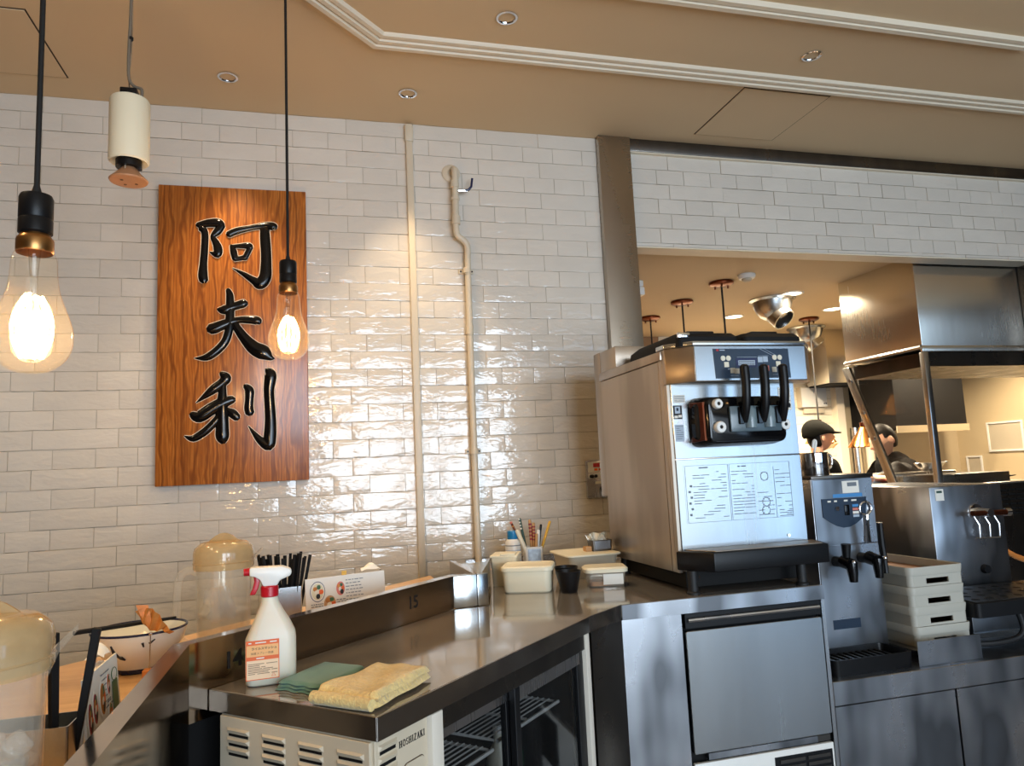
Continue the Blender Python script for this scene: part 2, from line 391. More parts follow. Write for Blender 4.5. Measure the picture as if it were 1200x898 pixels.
# ------------------------------------------------------------------ glazed wall tiles
TL, TS, TH, GAP = .302, .151, .0766, .0026
def tile_mesh(name, L, H, seed, mat):
    r = random.Random(seed); x0, x1, z0, z1 = GAP/2, L-GAP/2, GAP/2, H-GAP/2; e = .0035
    nx = 4
    xs = [x0, x0+e]+[x0+e+(x1-x0-2*e)*i/nx for i in range(1, nx)]+[x1-e, x1]
    top = []
    m = MB()
    def p(x, z, d): return (x, -d, z)
    rows = [(z0, 1), (z0+e, 0), (z1-e, 0), (z1, 1)]
    vs = []
    for z, ez in rows:
        for i, x in enumerate(xs):
            edge = ez or i in (0, len(xs)-1)
            vs.append(p(x+r.uniform(-.0006, .0006)*(1-edge), z+(r.uniform(-.0009, .0009) if edge else 0), .0071 if edge else .0075+r.uniform(-.0004, .0004)))
    n = len(xs); fs = [(j*n+i, j*n+i+1, (j+1)*n+i+1, (j+1)*n+i) for j in range(3) for i in range(n-1)]
    b = len(vs)
    vs += [(x0, 0, z0), (x1, 0, z0), (x1, 0, z1), (x0, 0, z1)]
    fs += [tuple(range(n-1, -1, -1))+(b, b+1), (n-1, 2*n-1, 3*n-1, 4*n-1, b+2, b+1), tuple(range(3*n, 4*n))+(b+2, b+3), (0, b, b+3, 3*n, 2*n, n)]
    m.add(vs, fs)
    return m.mesh(name, mat, smooth=12, recalc=True)
TM = {}
def tm(kind, L, H, k, mat):
    key = (kind, round(L, 3), round(H, 3), k)
    if key not in TM: TM[key] = tile_mesh('tile', L, H, hash((round(L*1000), round(H*1000), k)) & 0xffff, mat)
    return TM[key]
def tile_wall(wall, x0, x1, ztop, zbot, zrow0, jl, js, first_short, y, limit, hidden, mat, kind):
    """rows downwards; zrow0 = bottom of the partial top row; long and half tiles alternate by row"""
    rows = [(zrow0, ztop-zrow0, not first_short)]
    z = zrow0; sh = first_short
    while z > zbot+.001:
        h = min(TH, z-zbot); rows.append((z-h, h, sh)); z -= h; sh = not sh
    tiles = []
    for z, h, sh in rows:
        if h < .012: continue
        st = TS if sh else TL; j = js if sh else jl
        k0 = math.floor((x0-j)/st); a = j+k0*st
        while a < x1-.004:
            p0, p1 = max(a, x0), min(a+st, x1)
            if p1-p0 > .012: tiles.append((p0, z, p1-p0, h))
            a += st
    def score(t):
        cx, cz = t[0]+t[2]/2, t[1]+t[3]/2
        if hidden(cx, cz): return -1
        return t[2]*t[3]/(cx*cx+y*y+(cz-EYE)**2)
    tiles.sort(key=score, reverse=True)
    rest = MB(); r = random.Random(3)
    for i, (x, z, L, h) in enumerate(tiles):
        k = r.randrange(3)
        me = tm(kind, L, h, k, mat)
        rot = Euler((r.uniform(-.012, .012), r.uniform(-.003, .003), r.uniform(-.009, .009)))
        if i < limit and score((x, z, L, h)) > 0:
            o = bpy.data.objects.new('tile', me); C.objects.link(o); o.parent = wall
            o.location = (x, y, z); o.rotation_euler = rot
        else:
            mm = Matrix.Translation((x, y, z)) @ rot.to_matrix().to_4x4()
            rest.add([mm @ v.co for v in me.vertices], [tuple(p.vertices) for p in me.polygons])
    if rest.v:
        o = rest.build('tile_field', mat, wall, smooth=12); o['kind'] = 'stuff'
XP0, XP1 = 1.335, 1.502                        # steel post
wb = struct('wall_back', B(-4, D-.0035, 0, 1.40, D+.10, CZ), M['grout'])
def hid_back(x, z):
    zr = z-EYE
    return (-.60 < x < -.09 and .05 < zr < 1.21) or (x > 1.15 and zr < -.1) or zr < -.66 or x < -1.42 or (x > .55 and zr < -.40)
tile_wall(wb, -1.75, XP0, CZ, .42, EYE+1.5435, .130, .0495, True, D, 300, hid_back, M['tile'], 'b')
wu = struct('wall_upper', B(1.40, D, EYE+1.067, 4.06, D+.11, EYE+1.56), M['mould'])
tile_wall(wu, XP1, 4.04, EYE+1.549, EYE+1.072, EYE+1.4725, 1.7187, 1.652, True, D, 300, lambda x, z: False, M['tile'], 'b')
struct('trim_1', B(XP1, D-.035, EYE+1.551, 4.10, D+.02, CZ), M['dark_steel'], bevel=.003)       # dark rail along the ceiling
B(XP1, D-.03, EYE+1.545, 4.10, D+.02, EYE+1.551).build('rail_edge', M['mould'], bpy.data.objects['trim_1'])
struct('pillar_steel', B(XP0, D-.045, 0, XP1, D+.12, CZ), M['steel_post'], bevel=.002)
struct('pillar_dark', B(4.04, D-.05, 0, 4.5, D+.12, CZ), M['dark_steel'])
def moulding(name, path, w, h, ridges):
    P = [Vector((x, y)) for x, y in path]; n = len(P); off = []
    for i in range(n):
        t0 = (P[i]-P[i-1]).normalized() if i else None; t1 = (P[i+1]-P[i]).normalized() if i < n-1 else None
        a = t0 or t1; b = t1 or t0; na = Vector((-a.y, a.x)); nb = Vector((-b.y, b.x)); q = (na+nb).normalized(); off.append(q/max(.3, q.dot(na)))
    prof = []
    for k in range(ridges):
        s0 = w*k/ridges; s1 = w*(k+1)/ridges; g = w*.05
        hh = h*(1-.22*k)
        prof += [(s0, hh*.45), (s0+g, hh), (s1-g*1.6, hh), (s1-g*.6, hh*.45)]
    prof = [(0, 0)]+prof+[(w, 0)]
    rings = [[(P[i].x+off[i].x*s, P[i].y+off[i].y*s, CZ-hh) for s, hh in prof] for i in range(n)]
    return struct(name, MB().loft(rings, True, True), M['mould'], smooth=0)
moulding('trim_2', [(5.2, 2.578), (.21, 2.578), (-.75, 1.618), (-.75, -2)][::-1], -.085, .022, 3)
moulding('trim_3', [(2.80, -1.0), (2.80, 2.125), (.75, 2.125), (.1, 1.475), (.1, -1.5)], .055, .024, 2)
def downlight(x, y, z=CZ, label='', r=.034, lampmat='spot_on', trimmat='chrome'):
    t = thing('downlight', label, 'downlight', (x, y, z), group='small recessed ceiling spots')
    MB().lathe([(r*1.15, -.001), (r*1.15, -.004), (r*.92, -.005), (r*.86, -.002), (r*.6, .025)], 20).build('trim_ring', M[trimmat], t)
    MB().lathe([(r*.42, .016), (r*.36, .004), (.002, .002)], 14, cap1=True).build('lamp', M[lampmat], t)
    return t
downlight(-.338, 2.905, label='small recessed spot in tan ceiling above wooden sign')
downlight(.379, 2.909, label='small recessed spot in tan ceiling above white cable duct')
downlight(.667, 2.33, label='recessed spot inside ceiling moulding, nearest the moulding corner')
downlight(1.946, 2.342, label='recessed spot between two ceiling mouldings above access panel')

# ------------------------------------------------------------------ things fixed to the tiled wall
YW = D-.009
# white cable duct
cd = thing('cable_duct', 'narrow cream vertical cable duct running up the tiled wall', 'cable duct', (.411, YW, EYE-.60))
B(-.015, -.022, 0, .015, .003, 2.205).build('duct_cover', M['pipe'], cd, bevel=.003)
MB().box(-.019, -.028, 2.12, .019, .003, 2.20).build('end_cap', M['pipe'], cd, bevel=.006)
B(-.0165, -.0235, .60, .0165, .003, .606).build('joint_clip', M['pipe'], cd)
# water pipe
wp = thing('water_pipe', 'cream painted water pipe with valve lever and elbow on tiled wall', 'pipe', (.655, YW, EYE-.40))
z0 = EYE-.40
def rz_(z): return z+.40
MB().tube(curve([(.0, -.030, rz_(-.385)), (.0, -.030, rz_(.2)), (.004, -.030, rz_(.9)), (.006, -.032, rz_(1.015)), (-.008, -.037, rz_(1.05)), (-.040, -.042, rz_(1.075)), (-.046, -.045, rz_(1.11)), (-.046, -.045, rz_(1.16))], 5), .0145, 12).build('pipe_run', M['pipe'], wp)
MB().tube(curve([(-.046, -.045, rz_(1.15)), (-.044, -.045, rz_(1.25)), (-.042, -.045, rz_(1.35)), (-.042, -.040, rz_(1.385)), (-.042, -.018, rz_(1.40)), (-.042, .002, rz_(1.40))], 5), .0155, 12).build('upper_pipe', M['pipe'], wp)
fl = MB().lathe([(.001, 0), (.040, 0), (.043, .004), (.038, .008), (.018, .010)], 20); fl.xf(Matrix.Translation((-.052, 0, rz_(1.385))) @ Matrix.Rotation(PI/2, 4, 'X'))
fl.build('wall_flange', M['pipe'], wp)
for a_, b_ in ((1.125, 1.165), (1.24, 1.255), (1.30, 1.335)): MB().cyl((-.045, -.045, rz_(a_)), (-.044, -.045, rz_(b_)), .020, n=12).build('coupling', M['pipe'], wp, bevel=.002, seg=1)
for zz in (.915, .095):
    m = MB(); m.cyl((0, -.03, rz_(zz)-.012), (0, -.03, rz_(zz)+.012), .0185, n=12).box(-.034, -.012, rz_(zz)-.010, .034, .0, rz_(zz)+.010)
    br = m.build('pipe_clamp', M['pipe'], wp, bevel=.001, seg=1)
    m = MB()
    for sx in (-.026, .026): m.cyl((sx, -.015, rz_(zz)), (sx, -.012, rz_(zz)), .004, n=8)
    m.build('screw', M['blk'], br)
MB().cyl((0.002, -.03, rz_(.62)), (.002, -.03, rz_(.66)), .0172, n=12).build('coupling', M['pipe'], wp)
MB().cyl((-.044, -.045, rz_(1.285)), (.012, -.047, rz_(1.287)), .0075, n=10).build('valve_stem', M['chrome'], wp)
MB().tube([(.002, -.052, rz_(1.287)), (.018, -.055, rz_(1.29)), (.030, -.055, rz_(1.305)), (.036, -.055, rz_(1.345))], [.005, .006, .0055, .005], 8).build('valve_lever', M['navy'], wp)
# control plate
cp = thing('control_plate', 'small steel wall control plate with red print and black knob', 'control panel', (1.235, YW, EYE-.14))
B(-.055, -.012, 0, .06, .006, .172).build('plate', M['steel'], cp, bevel=.003)
B(-.046, -.0135, .115, .05, -.012, .163).build('label_plate', M['paper'], cp)
m = MB()
for i, (a_, b_) in enumerate(((-.02, .012), (.016, .046))): m.box(a_, -.0142, .140, b_, -.0135, .158)
m.build('red_print', M['red'], cp)
m = MB(); m.box(-.016, -.0142, .124, .0, -.0135, .134).box(.006, -.0142, .124, .03, -.0135, .134); m.build('red_print', M['orange'], cp)
B(-.046, -.0135, .088, .05, -.012, .112).build('button_strip', M['white'], cp)
m = MB().sph((-.03, -.015, .099), (.012, .006, .009), 10, 6).sph((-.010, -.015, .099), (.009, .006, .008), 10, 6).sph((.028, -.015, .10), (.010, .006, .009), 10, 6); m.build('button', M['blk'], cp)
B(-.014, -.0135, .062, .05, -.012, .074).build('name_strip', M['cream'], cp)
MB().cyl((.028, -.012, .032), (.028, -.030, .032), .017, .015, 14).build('knob', M['blk'], cp)

# ------------------------------------------------------------------ carved wooden sign
STROKES = [[(-0.1412,1.0746,0.0218),(-0.1048,1.0843,0.0305),(-0.0644,1.0881,0.0349),(-0.046,1.0766,0.0261)],[(-0.046,1.0787,0.0261),(-0.0644,1.0514,0.0305),(-0.0826,1.0282,0.0196),(-0.0716,1.0043,0.0261),(-0.0624,0.9762,0.0327),(-0.066,0.9518,0.0283),(-0.0934,0.961,0.0065)],[(-0.1284,1.0629,0.0261),(-0.1138,1.0432,0.0261),(-0.1146,0.9744,0.027),(-0.1187,0.9099,0.0283),(-0.1203,0.8618,0.0349),(-0.1165,0.8379,0.0327)],[(-0.0219,1.0388,0.0261),(0.0134,1.0566,0.027),(0.0659,1.0712,0.0218),(0.1227,1.0839,0.0261),(0.157,1.0813,0.0327),(0.1665,1.0733,0.0174)],[(-0.0108,0.9923,0.0131),(-0.0015,0.9661,0.0261),(0.004,0.9338,0.0218)],[(-0.0089,0.9883,0.0131),(0.0282,0.9916,0.0196),(0.0581,0.9927,0.0261),(0.0656,0.9827,0.0218)],[(0.0656,0.9868,0.0196),(0.0524,0.9597,0.0218),(0.0431,0.939,0.0196)],[(0.0022,0.9357,0.0218),(0.0282,0.9386,0.0196),(0.0468,0.9432,0.024)],[(0.1226,1.0694,0.0349),(0.1242,1.0239,0.0392),(0.1277,0.9622,0.0392),(0.1274,0.9088,0.0414),(0.1234,0.8597,0.0458),(0.1025,0.8307,0.0458),(0.0801,0.8424,0.0305),(0.0355,0.8718,0.0174),(-0.0052,0.895,0.0035)],[(-0.0236,0.8025,0.0174),(-0.0163,0.7786,0.027),(-0.0152,0.7306,0.0305),(-0.0163,0.6709,0.0327),(-0.0199,0.6312,0.0305),(-0.0344,0.5838,0.0305),(-0.0669,0.5446,0.0305),(-0.1063,0.5175,0.0261),(-0.1525,0.5146,0.0026)],[(-0.06,0.7181,0.0174),(-0.0382,0.7164,0.0349),(-0.0016,0.7308,0.0305),(0.0352,0.7433,0.0327),(0.0463,0.7455,0.0261)],[(-0.0923,0.6348,0.0392),(-0.0707,0.6409,0.0414),(-0.0308,0.6589,0.0349),(0.013,0.6731,0.0261),(0.0573,0.6755,0.0305),(0.0906,0.6718,0.0327),(0.0999,0.6638,0.0218)],[(-0.0016,0.671,0.0218),(0.013,0.6393,0.0305),(0.0423,0.5958,0.0392),(0.079,0.5561,0.0523),(0.116,0.5362,0.0567),(0.142,0.5162,0.0261),(0.1569,0.5121,0.0087)],[(-0.0488,0.4517,0.0192),(-0.031,0.4323,0.0384),(-0.0468,0.4111,0.0336),(-0.0783,0.3861,0.0336),(-0.1134,0.3571,0.0192),(-0.1444,0.3316,0.0029)],[(-0.0428,0.4068,0.024),(-0.0448,0.3642,0.0312),(-0.0466,0.3007,0.0432),(-0.0446,0.2374,0.0456),(-0.0445,0.1954,0.0479),(-0.0425,0.1744,0.0336)],[(-0.1596,0.2867,0.024),(-0.1325,0.2755,0.0432),(-0.0859,0.3059,0.0456),(-0.0467,0.3282,0.0432),(-0.0151,0.3403,0.0336),(-0.0032,0.3422,0.0288)],[(-0.0505,0.2797,0.0288),(-0.0818,0.2427,0.0288),(-0.1167,0.2103,0.0288),(-0.1551,0.1887,0.024),(-0.1859,0.2001,0.0048)],[(-0.0269,0.3045,0.0144),(-0.0071,0.2871,0.0336),(0.0127,0.2675,0.0288)],[(0.0429,0.3991,0.0192),(0.0589,0.3795,0.0336),(0.0588,0.3409,0.0312),(0.0567,0.3068,0.0336),(0.0614,0.2853,0.0336)],[(0.1282,0.465,0.0192),(0.1423,0.4431,0.0432),(0.1358,0.3825,0.0384),(0.1383,0.3178,0.0384),(0.1411,0.2533,0.0408),(0.1387,0.1894,0.0456),(0.1324,0.1513,0.0408),(0.1003,0.1737,0.0288),(0.0724,0.2085,0.0144),(0.0545,0.2345,0.0029)]]
sg = thing('carved_sign', 'tall varnished wooden signboard with three black carved brush characters on tiled wall', 'sign', (-.340, 3.155, EYE+.004))
B(-.293, -.020, 0, .292, .020, 1.240).build('board', M['wood'], sg, bevel=.003)
MB().box(-.2, .02, .1, -.1, .028, 1.1).box(.1, .02, .1, .2, .028, 1.1).build('batten', M['wood'], sg)
for st in STROKES:
    pts = [(x, z, w_*1.12) for x, z, w_ in curve(st, 5)]; prof = [(-1, 0), (-.92, .30), (-.62, .72), (-.25, .95), (.25, .95), (.62, .72), (.92, .30), (1, 0)]
    rings = []; rim = []
    pts = [(x, z-.004, w_) for x, z, w_ in pts]
    x, z, w_ = pts[0]; x2, z2, _ = pts[1]; d = Vector((x2-x, z2-z)).normalized()
    pts = [(x-d.x*w_*.28, z-d.y*w_*.28, w_*.45)]+pts
    x, z, w_ = pts[-1]; x2, z2, _ = pts[-2]; d = Vector((x-x2, z-z2)).normalized()
    pts = pts+[(x+d.x*w_*.28, z+d.y*w_*.28, w_*.45)]
    for i, (x, z, w_) in enumerate(pts):
        a, b = pts[max(i-1, 0)], pts[min(i+1, len(pts)-1)]
        t = Vector((b[0]-a[0], b[1]-a[1])).normalized(); n = Vector((-t.y, t.x))
        rings.append([(x+n.x*s_*w_/2, -.0195-h_*(.003+.20*w_), z+n.y*s_*w_/2) for s_, h_ in prof])
        q = w_/2+.0016
        rim.append([(x-n.x*q, -.0195, z-n.y*q), (x-n.x*q, -.0206, z-n.y*q), (x+n.x*q, -.0206, z+n.y*q), (x+n.x*q, -.0195, z+n.y*q)])
    so = MB().loft(rings).build('brush_stroke', M['blk_gloss'], sg, smooth=50)
    MB().loft(rim).build('carved_edge', M['mould'], so, smooth=0)

# ------------------------------------------------------------------ pendant bulbs and hanging speaker
def pendant(x, y, zb, label):
    """zb: world height of the bulb's lowest point"""
    t = thing('pendant_lamp', label, 'lamp', (x, y, zb), group='bare pendant bulbs on black cords')
    H = .238                                     # bulb height to brass collar
    prof = [(.004, 0), (.022, .003), (.040, .013), (.0545, .032), (.0600, .056), (.0585, .078), (.051, .102), (.0430, .124), (.0375, .145), (.0348, .168), (.0338, .188), (.0315, .200), (.0265, .209)]
    bo = MB().lathe([(r_, z_) for r_, z_ in [(p[0], p[1]) for p in curve(prof, 3)]], 40, cap0=True).build('bulb', M['bulbglass'], t, smooth=80)
    st = MB().cyl((0, 0, .215), (0, 0, .165), .010, .006, 10).cyl((0, 0, .165), (0, 0, .120), .005, .003, 8)
    for k in range(5):
        a = 2*PI*k/5; st.tube([(0, 0, .130), (.018*math.cos(a), .018*math.sin(a), .098)], .0007, 5).tube([(0, 0, .120), (.012*math.cos(a), .012*math.sin(a), .036)], .0006, 5)
    st.build('glass_stem', M['glass'], bo)
    f = MB(); pts = []
    for k in range(12):
        for q in range(7):
            t_ = (q if k % 2 == 0 else 6-q)/6; a = 2*PI*(k+.12*math.sin(PI*t_))/12; rad = .009+.021*math.sin(PI*(.12+.80*t_))**1.1
            pts.append((rad*math.cos(a), rad*math.sin(a), .030+.100*t_+.003*math.sin(5*k)))
    f.tube(pts, .0023, 6); f.build('filament', M['bulb_on'], bo)  # strands made thick and spread wide to stand in for the glow
    MB().lathe([(.0268, .205), (.0280, .208), (.0280, .226), (.0268, .230), (.0235, .234), (.0215, .240)], 28, cap1=True).build('brass_collar', M['brass'], t)
    MB().lathe([(.0215, .236), (.0258, .240), (.0258, .262), (.0250, .264), (.0258, .266), (.0258, .300), (.0235, .306), (.008, .308)], 28, cap0=True, cap1=True).build('socket', M['blk'], t)
    MB().cyl((0, 0, .306), (0, 0, .313), .010, .006, 14).build('strain_relief', M['chrome'], t)
    MB().tube([(0, 0, .309), (0, 0, .325), (0, 0, CZ-zb)], [.0085, .0045, .0042], 10).build('cord', M['cord'], t)
    MB().lathe([(.05, CZ-zb), (.05, CZ-zb-.02), (.006, CZ-zb-.028)], 24, cap1=True).build('canopy', M['blk'], t)
    point('bulb_light', (x, y, zb+.068), 7.5, (1, .66, .32), .03)
pendant(-.462, 1.348, EYE+.197, 'large glowing pendant bulb on thick cord hanging in front of plain tiles')
pendant(-.089, 2.25, EYE+.362, 'glowing pendant bulb hanging in front of the wooden sign')
sp = thing('hanging_speaker', 'cream cylindrical ceiling speaker with tan cone hung on a cable', 'speaker', (-.487, 2.05, EYE+.814))
MB().lathe([(.030, .062), (.046, .054), (.0495, .058), (.050, .065), (.050, .226), (.047, .232), (.030, .234)], 36, cap1=True).build('body', M['creamw'], sp)
MB().lathe([(.032, .040), (.032, .062)], 20, cap0=True, cap1=True).build('driver', M['blk'], sp)
MB().lathe([(.001, 0), (.046, .002), (.048, .006), (.034, .020), (.016, .042), (.001, .050)], 28).build('sound_cone', M['terra'], sp)
m = MB()
for a in (.4, 2.5, 4.6): m.cyl((.026*math.cos(a), .026*math.sin(a), .016), (.026*math.cos(a), .026*math.sin(a), .064), .002, n=6)
m.build('spacer_rod', M['chrome'], sp)
m = MB()
for a in (.6, 2.2, 4.0): m.cyl((.02*math.cos(a), .02*math.sin(a), .0005), (.02*math.cos(a), .02*math.sin(a), -.0006), .004, n=8)
m.build('screw', M['brownink'], sp)
MB().box(-.022, -.018, .232, .020, .018, .262).build('bracket', M['blk'], sp, bevel=.003)
MB().tube(curve([(.0, 0, .258), (-.004, 0, .30), (.002, 0, .40), (.002, 0, .62), (.004, 0, CZ-EYE-.814)], 5), .0022, 6).build('suspension_wire', M['steel'], sp)
MB().tube(curve([(.030, -.008, .236), (.030, -.008, .262), (.010, -.006, .272), (-.003, -.006, .30), (-.003, -.006, .40), (-.001, -.006, .46), (.0, -.005, .62), (-.010, -.004, CZ-EYE-.814)], 5), .0042, 8).build('signal_cable', M['greycord'], sp)
MB().cyl((0, -.004, .405), (0, -.004, .413), .007, n=8).build('cable_tie', M['blk'], sp)

# ================================================================== counters
wc = thing('wooden_counter', 'pale wooden dining counter behind the stainless upstand', 'counter', (-.5, 1.5, 0))
wc_poly = [(-.84, .1), (-.286, .1), (-.286, 1.588), (.43, 2.305), (.43, 3.05), (-.84, 1.78)]
lp = lambda P, o: [(x-o[0], y-o[1]) for x, y in P]
MB().prism(lp(wc_poly, (-.5, 1.5)), .80, .84).build('counter_top', M['counterwood'], wc, bevel=.003)
MB().prism(lp([(-.62, .1), (-.30, .1), (-.30, 1.595), (.36, 2.255), (.36, 2.76), (-.62, 1.78)], (-.5, 1.5)), 0, .80).build('counter_base', M['blk_matt'], wc)  # base coloured black to stand for the shadow under the upstand

up = thing('steel_upstand', 'stainless steel counter upstand numbered 14 and 15 along the dining counter', 'partition', (-.253, 1.575, 0))
o_ = (-.253, 1.575)
MB().prism(lp([(-.285, .1), (-.253, .1), (-.253, 1.575), (-.285, 1.588)], o_), 0, .945).build('side_panel', M['steel_mirror'], up, smooth=0)
MB().prism(lp([(-.253, 1.5755), (.377, 2.204), (.372, 2.246), (-.285, 1.589)], o_), .796, .945).build('diagonal_panel', M['steel_mirror'], up, smooth=0)
MB().prism(lp([(.377, 2.204), (.450, 2.207), (.450, 2.228), (.372, 2.246)], o_), .851, .945).build('end_panel', M['steel_bright'], up, bevel=.002)
MB().prism(lp([(.4515, 2.207), (.488, 2.219), (.470, 2.236), (.4515, 2.228)], o_), .851, .945).build('corner_fold', M['steel_bright'], up, bevel=.002)
MB().prism(lp([(.444, 2.230), (.460, 2.230), (.450, 2.60), (.434, 2.60)], o_), .842, .945).build('return_panel', M['steel_mirror'], up, bevel=.001, seg=1)
MB().prism(lp([(.462, 2.236), (.474, 2.238), (.575, 2.57), (.563, 2.575)], o_), .851, .945).build('return_panel', M['steel_bright'], up, bevel=.001, seg=1)
MB().prism(lp([(.458, 2.236), (.466, 2.236), (.562, 2.57), (.452, 2.57)], o_), .86, .936).build('corner_cap', M['steel_bright'], up)
for s_, px_ in (('14', .103), ('15', .697)):
    text(s_, .047, M['ink'], up, (px_*S2+.0006, px_*S2-.0006, .892 if s_ == '14' else .902), (PI/2, 0, PI/4), 'seat_number', .0003, .0008)

# ---------------- diagonal worktop with glass-door refrigerator under it (frame turned by 45 degrees)
O = (.085, 1.300)
wt = thing('diagonal_worktop', 'dark polished steel worktop with towels and spray bottle, set diagonally', 'worktop', (O[0], O[1], 0), PI/4)
MB().box(.001, .001, .8105, .858, .431, .850).build('worktop_slab', M['steel_top'], wt, bevel=.0015, seg=1)
B(-.001, -.001, .8095, .858, .0015, .8493).build('front_edge', M['steel_edge'], wt, bevel=.0006, seg=1); B(-.001, .0015, .8095, .0015, .431, .8493).build('left_edge', M['steel_edge'], wt, bevel=.0006, seg=1)
fr = thing('glass_door_refrigerator', 'beige undercounter refrigerator with louvres and two dark sliding glass doors', 'refrigerator', (O[0], O[1], 0), PI/4)
Wd, Dp, zt = .856, .40, .809
m = MB(); m.box(.004, .014, .10, .150, Dp, zt)                      # machine compartment
m.box(.150, .34, .10, Wd, Dp, zt).box(.150, .05, .10, Wd, .34, .13).box(.150, .05, .78, Wd, .34, zt)
m.build('cabinet_body', M['beige'], fr, bevel=.002)
# side panel with louvre groups (faces the left front)
B(-.003, .016, .10, .004, Dp-.004, .806).build('side_panel', M['beige'], fr, bevel=.001, seg=1)
def louvre(name, parent, horiz, at, zc, L, x_side):
    m = MB(); a0 = at
    if x_side:   # on the x=-.003 face: slot runs along y
        m.add([(-.0032, a0, zc-.006), (-.0032, a0+L, zc-.006), (-.0082, a0+L-.006, zc+.002), (-.0082, a0+.006, zc+.002), (-.0032, a0, zc+.005), (-.0032, a0+L, zc+.005)],
              [(0, 1, 2, 3), (3, 2, 5, 4), (0, 3, 4), (1, 5, 2)])
    else:
        m.add([(a0, .0104, zc-.006), (a0+L, .0104, zc-.006), (a0+L-.006, .0058, zc+.002), (a0+.006, .0058, zc+.002), (a0, .0104, zc+.005), (a0+L, .0104, zc+.005)],
              [(0, 1, 2, 3), (3, 2, 5, 4), (0, 3, 4), (1, 5, 2)])
    o = m.build('louvre', M['beige'], parent, smooth=0)
    d = MB()
    if x_side: d.box(-.0036, a0+.004, zc-.0105, -.003, a0+L-.004, zc-.0055)
    else: d.box(a0+.004, .0100, zc-.0115, a0+L-.004, .0106, zc-.0055)
    d.build('louvre_slot', M['blk'], o)
for gy in (.028, .122, .216, .312):
    for k in range(3): louvre('louvre', fr, True, gy, .782-.0175*k, .062, True)
    for k in range(3): louvre('louvre', fr, True, gy, .60-.0175*k, .062, True)
for k in range(9): louvre('louvre', fr, True, .012, .792-.0205*k, .050, False)
B(.004, .0105, .10, .1495, .0145, .8085).build('front_panel', M['beige'], fr, bevel=.001, seg=1)
fp = MB(); fp.loft([[(x, .0100, z) for x, z in rrect(.078, .56, .138, .745, .010)], [(x, .0106, z) for x, z in rrect(.078, .56, .138, .745, .010)]])
hd = fp.build('hatch_gap', M['gap'], fr)
fp = MB(); fp.loft([[(x, .0085, z) for x, z in rrect(.0795, .5615, .1365, .7435, .009)], [(x, .0104, z) for x, z in rrect(.0795, .5615, .1365, .7435, .009)]])
hd = fp.build('hatch', M['beige'], fr)
MB().cyl((.085, .0086, .700), (.085, .0075, .700), .0055, n=12).build('hatch_hole', M['blk'], hd)
# maker's name in serif capitals
def serif(s, h, depth, m):
    x = 0; wd = h*.62; tk = h*.20; tn = h*.10; sf = h*.08
    def bar(x0, z0, x1, z1, w0): 
        d = Vector((x1-x0, z1-z0)).normalized(); n = Vector((-d.y, d.x))*w0/2
        m.loft([[(x0+n.x, 0, z0+n.y), (x0-n.x, 0, z0-n.y), (x1-n.x, 0, z1-n.y), (x1+n.x, 0, z1+n.y)], [(x0+n.x, -depth, z0+n.y), (x0-n.x, -depth, z0-n.y), (x1-n.x, -depth, z1-n.y), (x1+n.x, -depth, z1+n.y)]])
    def sr(xc, z, w_=.34): bar(xc-h*w_/2, z, xc+h*w_/2, z, sf)
    def arc(cx, cz, rx, rz, a0, a1, thick, n=10):
        ps = [(cx+rx*math.cos(math.radians(a0+(a1-a0)*i/n)), cz+rz*math.sin(math.radians(a0+(a1-a0)*i/n))) for i in range(n+1)]
        for (p, q) in zip(ps[:-1], ps[1:]): bar(p[0], p[1], q[0], q[1], thick)
    for ch in s:
        if ch == 'H':
            for a in (.16*h, .60*h): bar(x+a, 0, x+a, h, tk); sr(x+a, sf/2); sr(x+a, h-sf/2)
            bar(x+.16*h, h*.5, x+.60*h, h*.5, tn); x += h*.86
        elif ch == 'O': arc(x+.38*h, .5*h, .29*h, .44*h, 0, 360, tk*.8, 16); x += h*.84
        elif ch == 'S': arc(x+.28*h, .73*h, .19*h, .20*h, 20, 250, tk*.75); arc(x+.28*h, .27*h, .20*h, .21*h, 70, -160, tk*.75); x += h*.64
        elif ch == 'I': bar(x+.19*h, 0, x+.19*h, h, tk); sr(x+.19*h, sf/2); sr(x+.19*h, h-sf/2); x += h*.46
        elif ch == 'Z': bar(x+.08*h, h-sf/2, x+.60*h, h-sf/2, sf*1.4); bar(x+.54*h, h, x+.10*h, 0, tk); bar(x+.06*h, sf/2, x+.62*h, sf/2, sf*1.4); x += h*.76
        elif ch == 'A': bar(x+.14*h, 0, x+.36*h, h, tn); bar(x+.36*h, h, x+.60*h, 0, tk); bar(x+.22*h, .34*h, x+.5*h, .34*h, tn*.8); sr(x+.13*h, sf/2, .26); sr(x+.60*h, sf/2, .30); x += h*.82
        elif ch == 'K': bar(x+.16*h, 0, x+.16*h, h, tk); sr(x+.16*h, sf/2); sr(x+.16*h, h-sf/2); bar(x+.2*h, .42*h, x+.56*h, h, tn); bar(x+.30*h, .56*h, x+.62*h, 0, tk); sr(x+.56*h, h-sf/2, .24); sr(x+.64*h, sf/2, .26); x += h*.84
    return x
m = MB(); wtot = serif('HOSHIZAKI', .0115, .0004, m)
m.v = [(x+.067+.0, y+.0103, z+.775) for x, y, z in m.v]
m.build('maker_name', M['ink'], fr, smooth=0)
